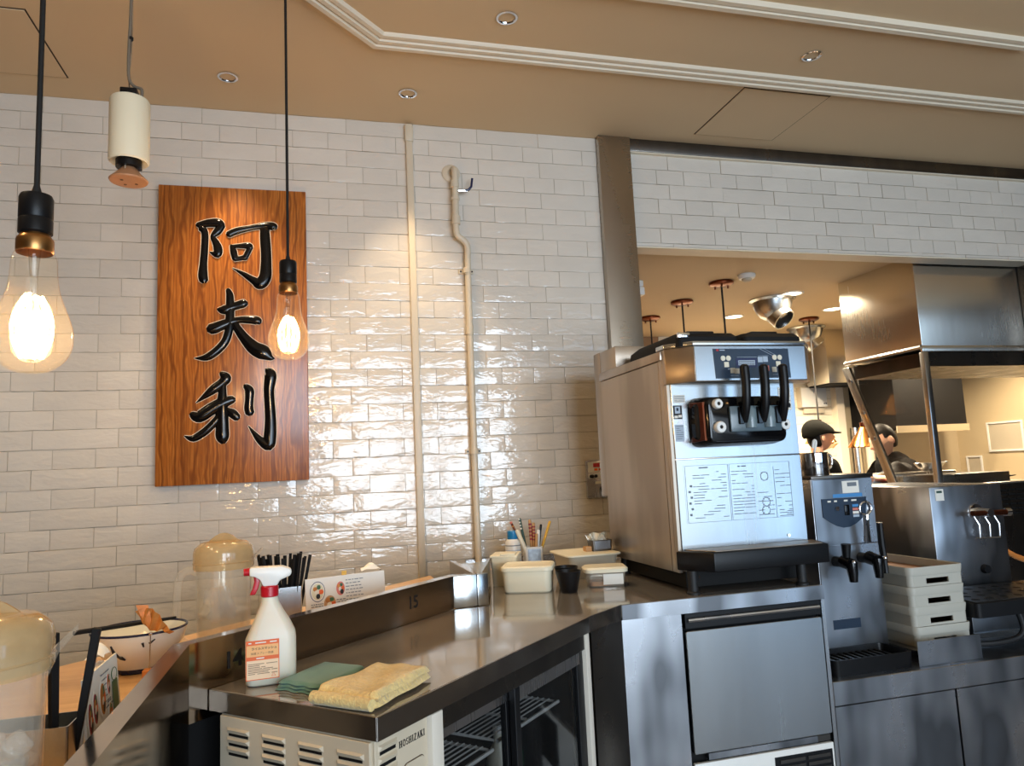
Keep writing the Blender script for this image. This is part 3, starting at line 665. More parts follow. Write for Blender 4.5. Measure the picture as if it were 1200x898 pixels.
# door surround
B(.151, .000, .10, .186, .05, .808).build('jamb', M['whitepaint'], fr, bevel=.002)
B(.832, .000, .10, .856, .05, .808).build('jamb', M['whitepaint'], fr, bevel=.002)
B(.186, .004, .770, .832, .05, .808).build('head_rail', M['dark_steel'], fr, bevel=.001, seg=1)
B(.186, .004, .10, .832, .05, .135).build('sill_rail', M['dark_steel'], fr)
m = MB(); m.box(.186, .335, .135, .832, .34, .775).box(.186, .05, .135, .19, .335, .775).box(.828, .05, .135, .832, .335, .775); m.build('liner', M['blk_matt'], fr)
def gdoor(x0, x1, y, label):
    d = MB(); w_ = .022
    d.box(x0, y, .14, x0+w_, y+.016, .768).box(x1-w_*1.7, y, .14, x1, y+.016, .768).box(x0+w_, y, .738, x1-w_, y+.016, .768).box(x0+w_, y, .14, x1-w_, y+.016, .17)
    f = d.build('door_frame', M['blk'], fr, bevel=.001, seg=1); f['label'] = label
    B(x0+w_, y+.006, .17, x1-w_*1.7, y+.009, .738).build('glass_pane', M['fridgeglass'], f)
    B(x0+w_, y-.0006, .739, x1-w_, y+.0, .767).build('door_rail', M['steel'], f)
gdoor(.188, .500, .030, 'left sliding glass door, behind the other')
gdoor(.470, .828, .010, 'right sliding glass door, in front')
def wshelf(x0, x1, z):
    m = MB()
    m.tube([(x0, .075, z), (x1, .075, z)], .0045, 6).tube([(x0, .32, z), (x1, .32, z)], .004, 6)
    n = int((.32-.085)/.0165)
    for i in range(1, n): y = .085+(.32-.085)*i/n; m.tube([(x0, y, z+.003), (x1, y, z+.003)], .0019, 5)
    for x in (x0+.004, (x0+x1)/2, x1-.004): m.tube([(x, .085, z), (x, .32, z)], .0034, 6)
    m.build('wire_shelf', M['white'], fr)
wshelf(.195, .47, .628); wshelf(.49, .80, .640); wshelf(.195, .80, .40)
def inside(x, y): return (O[0]+(x-y)*S2, O[1]+(x+y)*S2)
# things kept in the refrigerator
def bottle(name, label, x, y, z, r, h, m, capm):
    px, py = inside(x, y); t = thing(name, label, 'bottle', (px, py, z))
    MB().lathe([(r*.9, 0), (r, .004), (r, h*.62), (r*.85, h*.70), (r*.38, h*.84), (r*.36, h*.95)], 20, cap0=True, cap1=True).build('body', m, t)
    MB().lathe([(r*.42, h*.94), (r*.42, h), (r*.38, h+.004)], 16, cap0=True, cap1=True).build('cap', capm, t); return t
bottle('glass_bottle', 'dark green bottle inside the refrigerator behind the right glass door', .690, .16, .405, .032, .21, M['green'], M['chrome'])
bottle('squeeze_bottle', 'pale bottle beside the green bottle in the refrigerator', .615, .15, .405, .032, .22, M['cream'], M['white'])
px, py = inside(.66, .26)
ct = thing('paper_carton', 'pale printed carton on the upper refrigerator shelf', 'carton', (px, py, .6450), PI/4)
B(-.05, -.03, 0, .05, .03, .095).build('body', M['paper'], ct, bevel=.002)
m = MB()
for k in range(6): m.box(-.042, -.0306, .014+.013*k, .030-.006*(k % 3), -.0300, .019+.013*k)
m.build('printed_lines', M['greyink'], ct)
B(.032, -.0308, .006, .046, -.0300, .090).build('printed_band', M['greyink'], ct)

# ---------------- right counter
rw = thing('corner_worktop', 'brown-grey polished steel worktop under containers and soft-serve machine', 'worktop', (.8, 2.3, 0))
rp = [(.690, 1.908), (.835, 2.022), (1.519, 2.022), (1.519, 3.165), (.60, 3.165), (.578, 2.575), (.489, 2.222), (.452, 2.2065), (.3885, 2.2045)]
MB().prism(lp(rp, (.8, 2.3)), .811, .850).build('worktop_slab', M['steel_top'], rw, bevel=.0015, seg=1)
B(.835-.8+.002, 2.019-2.3, .8065, 1.5195-.8, 2.0225-2.3, .8485).build('front_apron', M['steel_dull'], rw)
MB().prism(lp([(.6895, 1.9065), (.8345, 2.0205), (.8345, 2.0235), (.6885, 1.9095)], (.8, 2.3)), .8065, .8493).build('angled_apron', M['steel_edge'], rw)
B(.60-.8, 3.165-2.3, .846, 1.325-.8, 3.178-2.3, .875).build('backsplash', M['steel'], rw)
cb = thing('steel_cabinet', 'stainless cabinet front with streaks beside the ice maker', 'cabinet', (.835, 2.025, 0))
B(.0, .0, .05, .192, .02, .806).build('front_panel', M['steel_dull'], cb, bevel=.001, seg=1)
MB().prism(lp([(.6975, 1.910), (.8345, 2.0215), (.830, 2.040), (.690, 1.925)], (.835, 2.025)), .05, .809).build('angled_panel', M['dark_steel'], cb)  # darker steel puts this face's dim reflection into its colour
B(.672, -.003, .0, .6845, -.001, .849).build('end_edge', M['steel'], cb); B(.674, -.001, .0, .684, 1.1, .806).build('end_panel', M['steel'], cb, bevel=.001, seg=1)
MB().prism(lp([(.72, 1.96), (.835, 2.045), (1.022, 2.045), (1.022, 2.66), (.80, 2.66)], (.835, 2.025)), .0, .80).build('carcass', M['dark_steel'], cb)
im = thing('ice_maker', 'built-in ice maker with plain brushed steel door under the worktop', 'ice maker', (1.033, 2.022, 0))
B(.0, .03, 0, .474, .60, .803).build('housing', M['blk_matt'], im)
B(.003, .0, .762, .470, .03, .804).build('head_recess', M['blk'], im)
MB().tube([(.010, -.004, .786), (.462, -.004, .786)], .0065, 8).build('grip_rail', M['steel_dull'], im)
MB().loft([[(x, -.002, z) for x, z in rrect(.002, .408, .470, .754, .006)], [(x, .028, z) for x, z in rrect(.002, .408, .470, .754, .006)]]).build('door', M['steel_bright'], im, bevel=.0015, seg=1)
B(.05, .004, .386, .42, .02, .404).build('hinge_strip', M['steel_dull'], im)
B(.42, .006, .386, .466, .02, .404).build('hinge_strip', M['dark_steel'], im)
lg = B(.0, -.002, .06, .470, .012, .382).build('lower_panel', M['white'], im, bevel=.002)
B(.262, -.004, .20, .462, -.001, .365).build('grille_frame', M['blk'], lg)
m = MB()
for k in range(8): m.box(.278, -.007, .346-.018*k, .364, -.004, .356-.018*k).box(.374, -.007, .346-.018*k, .452, -.004, .356-.018*k)
m.build('grille_bars', M['dark_steel'], lg)
# ---------------- low counter on the right
lc = thing('low_counter', 'lower stainless counter with two streaked doors at the right', 'counter', (1.52, 2.02, 0))
B(.0, 0, .482, 1.75, 1.15, .555).build('counter_top', M['steel_dull'], lc, bevel=.002, seg=1)
B(.0, .05, .0, 1.70, .9, .48).build('carcass', M['dark_steel'], lc)
B(.006, .008, .06, .464, .05, .478).build('door', M['steel_dull'], lc, bevel=.0015, seg=1)
B(.472, .008, .06, 1.10, .05, .478).build('door', M['steel_dull'], lc, bevel=.0015, seg=1)
B(1.108, .008, .06, 1.68, .05, .478).build('door', M['steel_dull'], lc, bevel=.0015, seg=1)

# ================================================================== soft serve machine
sm = thing('soft_serve_machine', 'big brushed steel soft-serve ice cream machine with three black levers', 'ice cream machine', (1.076, 2.11, .85))
BW = .470
B(.004, .006, .062, BW, .556, .735).build('body', M['steel_side'], sm, bevel=.002)
B(-.001, .050, .060, .006, .556, .733).build('side_panel', M['steel_side'], sm, bevel=.001, seg=1)
B(-.001, .022, .060, .006, .046, .733).build('side_strip', M['steel_side'], sm, bevel=.001, seg=1)
B(-.002, -.002, .060, .010, .018, .65).build('corner_strip', M['steel_side'], sm, bevel=.001, seg=1)
MB().prismx([(.02, .735), (.56, .735), (.56, .768), (.02, .764)], -.006, .50).build('top_band', M['steel_side'], sm, bevel=.002)
B(.002, .558, .285, BW, .625, .852).build('rear_panel', M['steel_side'], sm, bevel=.002)
B(.002, .40, .766, BW, .556, .850).build('rear_hood', M['steel_side'], sm, bevel=.002)
B(.012, -.003, .413, BW-.002, .004, .652).build('upper_front', M['steel_bright'], sm, bevel=.0015, seg=1)
lo = B(.012, -.003, .110, BW-.002, .004, .410).build('lower_front', M['steel_bright'], sm, bevel=.0015, seg=1)
MB().cyl((.397, -.003, .150), (.397, -.006, .150), .0055, n=12).build('screw', M['chrome'], lo)
# printed instructions on the lower front
dm = MB(); rr = random.Random(5)
def lines(m, x0, x1, z0, z1, n, h=.0022, fill=.8):
    for k in range(n):
        z = z1-(z1-z0)*(k+.5)/n; x = x0
        while x < x1-.006:
            L = rr.uniform(.008, .045)
            if rr.random() < fill: m.box(x, -.0006, z-h/2, min(x+L, x1), 0, z+h/2)
            x += L+rr.uniform(.002, .006)
dec = B(.036, -.0036, .207, .424, -.003, .394).build('instruction_sheet', M['steel_bright'], lo)
lines(dm, .066, .185, .22, .372, 17, fill=.62); lines(dm, .205, .285, .215, .37, 16, fill=.7); lines(dm, .295, .355, .215, .30, 6, fill=.6); lines(dm, .366, .42, .24, .37, 10, fill=.6); lines(dm, .372, .42, .212, .236, 5, fill=.9)
lines(dm, .09, .13, .378, .386, 1, .004, 1); lines(dm, .23, .26, .376, .386, 1, .004, 1)
for x0_, x1_, z0_, z1_ in ((.040, .194, .210, .390), (.198, .422, .210, .390), (.360, .361, .21, .375)):
    for q in ((x0_, z0_, x1_, z0_+.001), (x0_, z1_-.001, x1_, z1_), (x0_, z0_, x0_+.001, z1_), (x1_-.001, z0_, x1_, z1_)): dm.box(q[0], -.0006, q[1], q[2], 0, q[3])
for k in range(6): dm.box(.048+.006*(k % 2), -.0006, .232+.018*k, .056+.006*(k % 2), 0, .239+.018*k)
for cx, cz in ((.325, .345), (.325, .262), (.322, .235)):
    for i in range(12):
        a, b = 2*PI*i/12, 2*PI*(i+.7)/12; dm.box(min(cx+.014*math.cos(a), cx+.014*math.cos(b))-.0006, -.0006, min(cz+.014*math.sin(a), cz+.014*math.sin(b))-.0006, max(cx+.014*math.cos(a), cx+.014*math.cos(b))+.0006, 0, max(cz+.014*math.sin(a), cz+.014*math.sin(b))+.0006)
dm.v = [(x, y-.0036, z) for x, y, z in dm.v]
dm.build('printed_text', M['greyink'], dec, smooth=0)
# head with control panel
hp = [(.0, .05), (.0, .0), (.067, -.07), (.473, -.07), (.539, .0), (.539, .05)]
MB().prism(hp, .652, .766).build('head', M['steel_side'], sm, bevel=.002)
B(.068, -.0725, .654, .472, -.069, .765).build('head_front', M['steel_bright'], sm, bevel=.0008, seg=1)
hq = [(-.003, .055), (-.003, -.001), (.065, -.0735), (.475, -.0735), (.542, -.001), (.542, .055)]
MB().prism(hq, .767, .782).build('head_trim', M['steel_bright'], sm, bevel=.003)
pn = MB().prismy([(.137, .660), (.410, .660), (.408, .756), (.133, .756)], -.0738, -.0722).build('control_panel', M['ctl'], sm)
def pxz(u, v): return .135+.274*u, .757-.097*v           # across / down the panel
def dot(u, v, r, mat, sq=False, name='button'):
    x, z = pxz(u, v); m = MB()
    if sq: m.box(x-r, -.0752, z-r, x+r, -.0737, z+r)
    else: m.cyl((x, -.0737, z), (x, -.0752, z), r, n=14)
    m.build(name, M[mat], pn, bevel=.0006 if sq else 0, seg=1)
for u in (.115, .185): dot(u, .33, .0085, 'cream')
for u in (.80, .87): dot(u, .31, .0085, 'cream')
dot(.155, .54, .0085, 'cream', True); dot(.23, .74, .0085, 'greybox', True); dot(.285, .76, .0085, 'greybox', True)
dot(.845, .53, .0085, 'cream', True); dot(.785, .72, .0085, 'cream', True)
dot(.605, .38, .0090, 'lcd', True); dot(.675, .37, .0090, 'lcd', True); dot(.61, .66, .0085, 'skyblue', True); dot(.685, .67, .0085, 'coral', True)
x0_, z0_ = pxz(.28, .64); x1_, z1_ = pxz(.56, .33)
B(x0_, -.0746, z0_, x1_, -.0737, z1_).build('display_frame', M['navy'], pn)
B(x0_+.008, -.0752, z0_+.007, x1_-.008, -.0745, z1_-.007).build('display', M['lcd'], pn)
m = MB()
for r_ in range(2):
    for k in range(9): m.box(x0_+.011+.0063*k, -.0756, z0_+.0085+.0075*r_, x0_+.0155+.0063*k, -.0751, z0_+.0135+.0075*r_)
m.build('display_characters', M['greyink'], pn)
m = MB(); x, z = pxz(.05, .06); m.box(x-.004, -.0745, z-.003, x+.004, -.0737, z+.003).build('red_mark', M['red'], pn)
m = MB(); m.box(x+.008, -.0745, z-.0015, x+.026, -.0737, z+.0015)
for (u0, v0, u1, v1) in ((.17, .68, .42, .70), (.58, .25, .72, .26), (.76, .88, .92, .89), (.2, .9, .3, .91), (.3, .29, .56, .30)):
    a, b = pxz(u0, v1), pxz(u1, v0); m.box(a[0], -.0742, a[1], b[0], -.0737, b[1])
m.build('printed_lines', M['lcd'], pn, smooth=0)
m = MB(); a, b = pxz(.60, .0), pxz(.80, .28); m.tube([(a[0], -.0740, a[1]), (b[0], -.0740, b[1])], .0007, 4); a, b = pxz(.66, .0), pxz(.83, .25); m.tube([(a[0], -.0740, a[1]), (b[0], -.0740, b[1])], .0006, 4)
m.build('scratch', M['lcd'], pn)
# dispensing head
dh = MB()
def rr2(x0, z0, x1, z1, r, y): return [(x, y, z) for x, z in rrect(x0, z0, x1, z1, r, 5)]
dh.loft([rr2(.066, .446, .372, .606, .035, -.003), rr2(.070, .448, .370, .604, .034, -.05), rr2(.088, .455, .364, .600, .024, -.086), rr2(.094, .460, .358, .594, .020, -.090)])
dhead = dh.build('dispensing_head', M['blk_gloss'], sm)
MB().loft([rr2(.068, .462, .074, .59, .002, -.012), rr2(.0675, .462, .0735, .59, .002, -.02), rr2(.078, .466, .086, .586, .002, -.078)]).build('side_cover', M['copper_dark'], dhead)
def nut(x, z, y=-.090, r=.0185):
    m = MB().xf(Matrix()); m.lathe([(.006, .010), (.006, .018), (r*.85, .018), (r, .014), (r, 0)], 22); m.xf(Matrix.Translation((x, y, z)) @ Matrix.Rotation(PI/2, 4, 'X')); o = m.build('hand_nut', M['white'], sm, smooth=50)
    MB().cyl((x, y-.010, z), (x, y-.013, z), .0062, n=12).build('nut_hole', M['blk'], o)
nut(.122, .505); nut(.120, .578, -.088, .016); nut(.363, .508, -.074, .0185)
m = MB(); m.box(.160, -.100, .488, .342, -.088, .570); fd = m.build('freezer_door', plain('smoke_grey_plastic', lin(88, 104, 112), .2, 0, .15, 30), sm, bevel=.004)
gn = plain('grey_nozzle', lin(118, 134, 140), .2, 0, .1, 30)
for x in (.213, .28):
    MB().lathe([(.019, 0), (.021, .02), (.020, .055), (.012, .068), (.001, .070)], 16, (x+.017, -.098, .500), cap0=True).build('nozzle_cover', gn, fd, smooth=60)
for x in (.196, .262, .328): MB().box(x-.009, -.108, .512, x+.009, -.098, .566).build('piston_slot', M['blk_gloss'], fd, bevel=.002, seg=1)
for x in (.150, .212, .276, .338): MB().sph((x, -.103, .578), (.006, .006, .005), 8, 6).build('pivot_pin', M['brass'], fd)
for x in (.206, .274, .343):
    p = curve([(x+.002, -.100, .520), (x, -.118, .560), (x-.001, -.126, .600), (x, -.128, .640), (x, -.127, .688)], 4)
    lv = MB().tube([q for q in p], [.011+.0035*min(1, i/8) for i in range(len(p))], 12).sph((x, -.127, .688), (.0145, .0145, .010), 12, 8).build('lever', M['blk'], sm)
    MB().cyl((x-.016, -.108, .575), (x+.016, -.108, .575), .008, n=10).build('lever_pivot', M['blk_gloss'], lv)
MB().cyl((.352, -.104, .566), (.352, -.128, .566), .010, .008, 10).build('side_knob', M['blk'], sm)
# stickers
B(.020, -.0042, .592, .060, -.003, .618).build('sticker', M['paper'], sm)
st = B(.016, -.0044, .540, .046, -.003, .584).build('sticker', M['ink'], sm); st['label'] = 'black sticker with pale square'
B(.021, -.0049, .558, .039, -.0043, .580).build('sticker_square', M['lcd'], st); B(.026, -.0053, .566, .034, -.0048, .576).build('sticker_mark', M['ctl'], st)
m = MB(); m.box(.018, -.0049, .543, .03, -.0043, .551).box(.032, -.0049, .545, .044, -.0043, .553); m.build('printed_text', M['paper'], st)
st = B(.018, -.0042, .468, .048, -.003, .522).build('sticker', M['lcd'], sm); st['label'] = 'small grey sticker'
lines_m = MB(); lines(lines_m, .021, .045, .474, .520, 7, .002, .9); lines_m.v = [(x, y-.0042, z) for x, y, z in lines_m.v]; lines_m.build('printed_text', M['greyink'], st)
st = B(.405, -.0042, .560, .452, -.003, .636).build('sticker', M['paper'], sm)
lines_m = MB(); lines(lines_m, .408, .449, .565, .633, 9, .002, .8); lines_m.v = [(x, y-.0042, z) for x, y, z in lines_m.v]; lines_m.build('printed_text', M['greyink'], st)
lines_m = MB(); lines(lines_m, .022, .058, .594, .616, 5, .0018, .8); lines_m.v = [(x, y-.0042, z) for x, y, z in lines_m.v]; lines_m.build('printed_text', M['greyink'], st)
# hopper lids
for x0_, x1_ in ((.025, .250), (.262, .485)):
    ld = MB().loft([ring(rrect(x0_, -.050, x1_, .345, .02), .768), ring(rrect(x0_+.002, -.050, x1_-.002, .330, .02), .800), ring(rrect(x0_+.012, -.036, x1_-.012, .28, .02), .814)]).build('hopper_lid', M['blk_matt'], sm)
    ld['label'] = 'black hopper lid'
    B(x0_+.05, -.02, .812, x0_+.15, .05, .824).build('lid_grip', M['blk'], ld, bevel=.004)
MB().box(.024, -.058, .795, .066, -.046, .812).build('lid_clip', M['chrome'], sm, bevel=.003)
# drip tray
tp = [(-.012, -.004), (.060, -.110), (.462, -.110), (.505, -.004)]
dt = MB().prism(tp, .070, .128).build('drip_tray', M['blk'], sm, bevel=.004)
MB().prism([(.020, -.010), (.075, -.096), (.452, -.096), (.482, -.010)], .1275, .131).build('tray_plate', M['steel_side'], dt, bevel=.001, seg=1)
B(.03, .02, .010, .44, .54, .0615).build('under_shade_block', M['blk_matt'], sm)  # black block added so the gap below the body stays dark
for x, y in ((.020, -.040), (.392, -.058), (.03, .50), (.44, .50)):
    MB().lathe([(.020, 0), (.020, .006), (.015, .010), (.015, .07)], 16, (x, y, 0), True, True).build('foot', M['rubber'], sm)

# ================================================================== right-hand dispensers
d1 = thing('drink_dispenser', 'narrow steel drink dispenser with dark control panel and two black taps', 'dispenser', (1.644, 2.20, .581))
d1.scale = (.9565,)*3
B(.012, .01, -.027, .250, .44, .012).build('plinth', M['blk_matt'], d1)
B(.0, .0, .012, .262, .45, .618).build('body', M['steel_dull'], d1, bevel=.003)
B(-.002, -.008, .616, .266, .455, .630).build('top_plate', M['dark_steel'], d1, bevel=.002)
B(.002, -.004, .012, .260, .0, .376).build('lower_front', M['steel_dull'], d1, bevel=.001, seg=1)
B(.002, -.004, .379, .260, .0, .614).build('upper_front', M['steel_dull'], d1, bevel=.001, seg=1)
arc = [(.034, .545), (.034, .480)]+[(.034+.184*t, .480-.042*math.sin(PI*t)) for t in (.15, .3, .45, .6, .75, .9)]+[(.218, .482), (.226, .545)]
pn = MB().prismy(arc, -.0065, -.004).build('control_panel', M['ctl'], d1)
m = MB()
for x0_, x1_ in ((.058, .072), (.086, .098), (.128, .144), (.160, .182)): m.box(x0_, -.0072, .532, x1_, -.0064, .538)
m.build('printed_label', M['paper'], pn)
MB().cyl((.094, -.0065, .508), (.094, -.012, .508), .008, n=14).build('knob', M['chrome'], pn)
B(.126, -.011, .482, .146, -.0065, .520).build('rocker_switch', M['blk_gloss'], pn, bevel=.002)
for i, (z, mt) in enumerate(((.516, 'skyblue'), (.503, 'coral'), (.491, 'paper'), (.479, 'lcd'))): B(.162, -.0072, z-.005, .188, -.0064, z+.004).build('colour_label', M[mt], pn)
st = B(.128, -.0052, .562, .200, -.004, .606).build('sticker', M['paper'], d1); B(.150, -.0058, .586, .190, -.0051, .600).build('printed_text', M['greyink'], st)
st = B(.085, -.0046, .547, .212, -.004, .560).build('sticker', M['skyblue'], d1)
st = B(.035, -.0050, .085, .150, -.004, .118).build('rating_plate', M['ctl'], d1)
def tap(x, z, tall, side):
    t = MB().cyl((x, 0, z), (x, -.060, z), .019, .017, 14).cyl((x, -.045, z+.004), (x, -.085, z-.004), .024, .022, 14).build('tap', M['blk_gloss'], d1, smooth=50)
    MB().tube([(x, -.085, z+.004), (x, -.088, z-.030), (x, -.088, z-.062)], [.020, .018, .014], 12).build('tap_spout', M['blk_gloss'], t)
    if tall: MB().tube([(x+side, -.080, z-.05), (x+side, -.078, z), (x+side-.006, -.080, z+.06), (x+side-.010, -.085, z+.128)], [.010, .011, .012, .011], 10).build('tap_lever', M['blk'], t)
    else: MB().cyl((x, -.062, z+.015), (x, -.066, z+.066), .013, .017, 12).build('tap_lever', M['blk'], t)
    MB().sph((x+side*.6, -.098, z+.006), .008, 10, 6).build('tap_nut', M['chrome'], t)
tap(.070, .322, False, 0); tap(.178, .328, True, .036)
dt = thing('drip_tray', 'shallow black drip tray below the narrow drink dispenser', 'tray', (1.56, 2.055, .555))
MB().loft([ring(rrect(0, 0, .300, .138, .02), .0), ring(rrect(-.004, -.004, .304, .140, .02), .050), ring(rrect(.004, .004, .296, .134, .018), .050), ring(rrect(.010, .010, .290, .128, .015), .012)]).build('tray_shell', M['blk'], dt)
m = MB()
for k in range(11): MB().box(.018+.024*k, .010, .030, .026+.024*k, .130, .034).build('drip_slat', M['dark_steel'], dt)
bo = thing('bottle_opener', 'silver bottle opener hung on the front of the drink dispenser', 'opener', (1.848, 2.1905, EYE-.304))
bo.scale = (.9565,)*3
m = MB().tube(curve([(.004, 0, .095), (-.018, 0, .105), (-.024, 0, .122), (-.014, 0, .140), (.004, 0, .144), (.020, 0, .138), (.027, 0, .120), (.018, 0, .105), (.004, 0, .095)], 3), .0042, 8)
m.tube([(.004, 0, .098), (.002, 0, .06), (.0, 0, .0)], [.009, .007, .010], 8); m.build('opener_body', M['chrome'], bo)
B(.000, -.004, .140, .008, .006, .150).build('hook', M['blk'], bo)
pot = thing('steel_pot', 'small stainless pot with side handle on top of drink dispenser', 'pot', (1.752, 2.318, 1.184))
pot.scale = (.957,)*3
MB().lathe([(.053, 0), (.0545, .003), (.0545, .082), (.057, .085), (.053, .084), (.0525, .006), (.001, .005)], 32, cap0=True).build('pot_body', M['chrome'], pot)
MB().tube(curve([(.053, 0, .070), (.072, 0, .076), (.083, 0, .062), (.082, 0, .038), (.070, 0, .020), (.053, 0, .024)], 4), .0045, 8).build('pot_handle', M['chrome'], pot)
ld = thing('ladle', 'white-handled ladle standing in the small steel pot', 'ladle', (1.752, 2.318, 1.191))
ld.scale = (.957,)*3
MB().tube(curve([(-.010, .0, .02), (.006, 0, .07), (.016, -.004, .112), (.014, -.004, .124), (.006, -.004, .120), (.002, -.002, .095)], 4), .005, 8).build('handle', M['white'], ld)
MB().sph((-.014, 0, .016), (.016, .016, .013), 12, 8).build('bowl', M['chrome'], ld)
# stack of serving trays
def tray_mesh():
    x1, y1, h, t = .236, .46, .0655, .006
    m = MB()
    o0 = rrect(.008, .008, x1-.008, y1-.008, .022); o1 = rrect(.0, .0, x1, y1, .024); i1 = rrect(.010, .010, x1-.010, y1-.010, .018); 
    m.loft([ring(rrect(.005, .005, x1-.005, y1-.005, .022), .036), ring(rrect(.003, .003, x1-.003, y1-.003, .022), .037), ring(o1, h-.004), ring(rrect(.002, .002, x1-.002, y1-.002, .022), h), ring(i1, h-.002), ring(rrect(.012, .012, x1-.012, y1-.012, .016), .037)], False, False)
    # lower wall with hand holes front and back
    for y, dy in ((.005, .006), (y1-.011, .006)):
        m.box(.02, y, 0, .072, y+dy, .037).box(.166, y, 0, x1-.02, y+dy, .037).box(.072, y, 0, .166, y+dy, .008).box(.072, y, .026, .166, y+dy, .037)
    m.box(.005, .02, 0, .011, y1-.02, .037).box(x1-.011, .02, 0, x1-.005, y1-.02, .037)
    for cx, cy in ((.022, .022), (x1-.022, .022), (.022, y1-.022), (x1-.022, y1-.022)):
        m.lathe([(.017, 0), (.017, .037)], 16, (cx, cy, 0), True, True)
    return m
tl = None
for i, lab in enumerate(('cream serving tray, lowest in the stack behind the steel rest', 'cream serving tray second from the bottom of the stack', 'cream serving tray just under the topmost one', 'cream serving tray on top of the stack, brown inside showing')):
    z = .597+.0655*i
    loc = (1.922+(.004, .001, -.002, .0)[i], 2.10+(.0, .003, .001, .002)[i], z)
    if tl is None:
        tl = thing('serving_tray', lab, 'tray', loc, 0, 'stack of cream serving trays')
        tray_mesh().build('tray_rim', M['traycream'], tl, smooth=40)
        B(.012, .012, .030, .224, .448, .036).build('tray_floor', M['trayliner'], tl)
    else:
        c = copy_tree(tl); c.location = loc; c['label'] = lab
rest = thing('tray_rest', 'bent stainless sheet stand in front of the cream tray stack', 'stand', (1.872, 2.045, .555))
B(0, 0, 0, .257, .003, .080).build('front_sheet', M['steel_dull'], rest, bevel=.001, seg=1)
B(.026, .003, .0, .029, .40, .037).build('side_sheet', M['steel_dull'], rest); B(.254, .003, 0, .257, .40, .040).build('side_sheet', M['steel_dull'], rest); B(.026, .003, .037, .257, .42, .041).build('shelf_sheet', M['steel_dull'], rest)
# second dispenser
d2 = thing('hot_water_urn', 'scuffed steel dispenser with a brass lever tap and one black knob', 'dispenser', (2.305, 2.37, .555))
B(.0, .0, .118, .352, .55, .555).build('body', M['steel_dull'], d2, bevel=.004)
B(.03, -.10, .0, .345, .5, .116).build('pedestal', M['steel_dull'], d2, bevel=.003)
B(.02, -.118, .0, .330, -.10, .018).build('foot_lip', M['steel_bright'], d2)
tp_ = MB().cyl((.212, 0, .447), (.212, -.07, .447), .018, .016, 14).build('tap', M['chrome'], d2)
MB().cyl((.138, -.055, .447), (.300, -.055, .444), .010, .012, 12).build('tap_lever', M['copper_dark'], tp_)
MB().cyl((.296, -.055, .444), (.318, -.055, .444), .015, .016, 12).build('lever_end', M['chrome'], tp_)
MB().lathe([(.034, 0), (.032, .006), (.018, .008)], 20, cap0=True, cap1=True).xf(Matrix.Translation((.212, 0, .447)) @ Matrix.Rotation(PI/2, 4, 'X')).build('tap_flange', M['chrome'], tp_)
m = MB()
for x in (.165, .215, .262): m.tube([(x, -.03, .44), (x+.01, -.045, .40), (x+.012, -.04, .352)], .003, 6)
m.tube([(.165, -.03, .35), (.285, -.03, .345)], .003, 6); m.build('tap_guard', M['steel'], d2)
MB().cyl((.220, -.001, .225), (.220, -.018, .225), .018, .016, 16).build('knob', M['blk'], d2)
st = B(.026, -.0012, .500, .066, -.0, .545).build('sticker', M['paper'], d2); B(.032, -.0018, .530, .058, -.0011, .539).build('printed_text', M['dkgreen'], st)
dt2 = thing('perforated_drip_tray', 'black drip tray with perforated cover in front of scuffed dispenser', 'tray', (2.166, 2.08, .555))
MB().loft([ring(rrect(0, 0, .60, .265, .02), .118), ring(rrect(-.003, -.003, .603, .268, .02), .167), ring(rrect(.004, .004, .596, .261, .02), .170)]).build('tray_shell', M['blk'], dt2)
cv = B(.006, .006, .1705, .594, .258, .173).build('tray_cover', M['dark_steel'], dt2)
hole = MB().lathe([(.014, .1735), (.014, .1728)], 12, (0, 0, 0), True, True).mesh('cover_hole', M['blk_matt'])
for i in range(9):
    for j in range(4):
        ho_ = bpy.data.objects.new('cover_hole', hole); C.objects.link(ho_); ho_.parent = cv; ho_.location = (.04+.062*i+.02*(j % 2), .04+.055*j, 0)
for x, y in ((.24, .20), (.57, .05), (.57, .22), (.20, .22)): MB().cyl((x, y, 0), (x, y, .12), .010, n=10).build('leg', M['blk'], dt2)
MB().tube(curve([(.235, .06, .12), (.245, .055, .08), (.24, .05, .045), (.20, .05, .022), (.10, .06, .014), (.0, .10, .014)], 5), .010, 10).build('drain_hose', M['rubber'], dt2)
wr = thing('guard_rail', 'tan sloping rail beside the scuffed steel dispenser', 'rail', (2.78, 2.55, .555))
B(0, 0, 0, .06, .05, .16).build('post', M['dark_steel'], wr)
MB().tube([(-.02, .02, .31), (.10, -.01, .23), (.55, -.03, -.0+.06)], .012, 8).build('bar', M['orangewood'], wr)
B(-.02, .02, .16, .05, .05, .32).build('post', M['dark_steel'], wr)

# ================================================================== kitchen behind the opening
KC = EYE+1.12
ki = struct('wall_kitchen', B(1.2, 5.78, 0, 7, 5.9, KC), M['plaster'])
tile_wall(ki, 2.9, 4.66, KC, .75, KC-.05, .2, .27, True, 5.78, 150, lambda x, z: x < 3.5, M['tile_k'], 'k')
struct('wall_kitchen_side', B(1.2, D+.12, 0, 1.3, 5.9, KC), M['plaster'])
struct('trim_4', B(4.62, 5.70, 0, 4.70, 5.80, KC), M['mould'])          # edge strip of the tiled kitchen wall
pb = thing('pass_counter', 'stainless kitchen pass wall below the opening', 'counter', (2.4, 3.25, 0))
B(-.89, 0, 0, .86, .10, .93).build('pass_wall', M['dark_steel'], pb)
B(-.89, -.02, .93, .86, .30, .955).build('pass_shelf', M['steel_dull'], pb, bevel=.002)
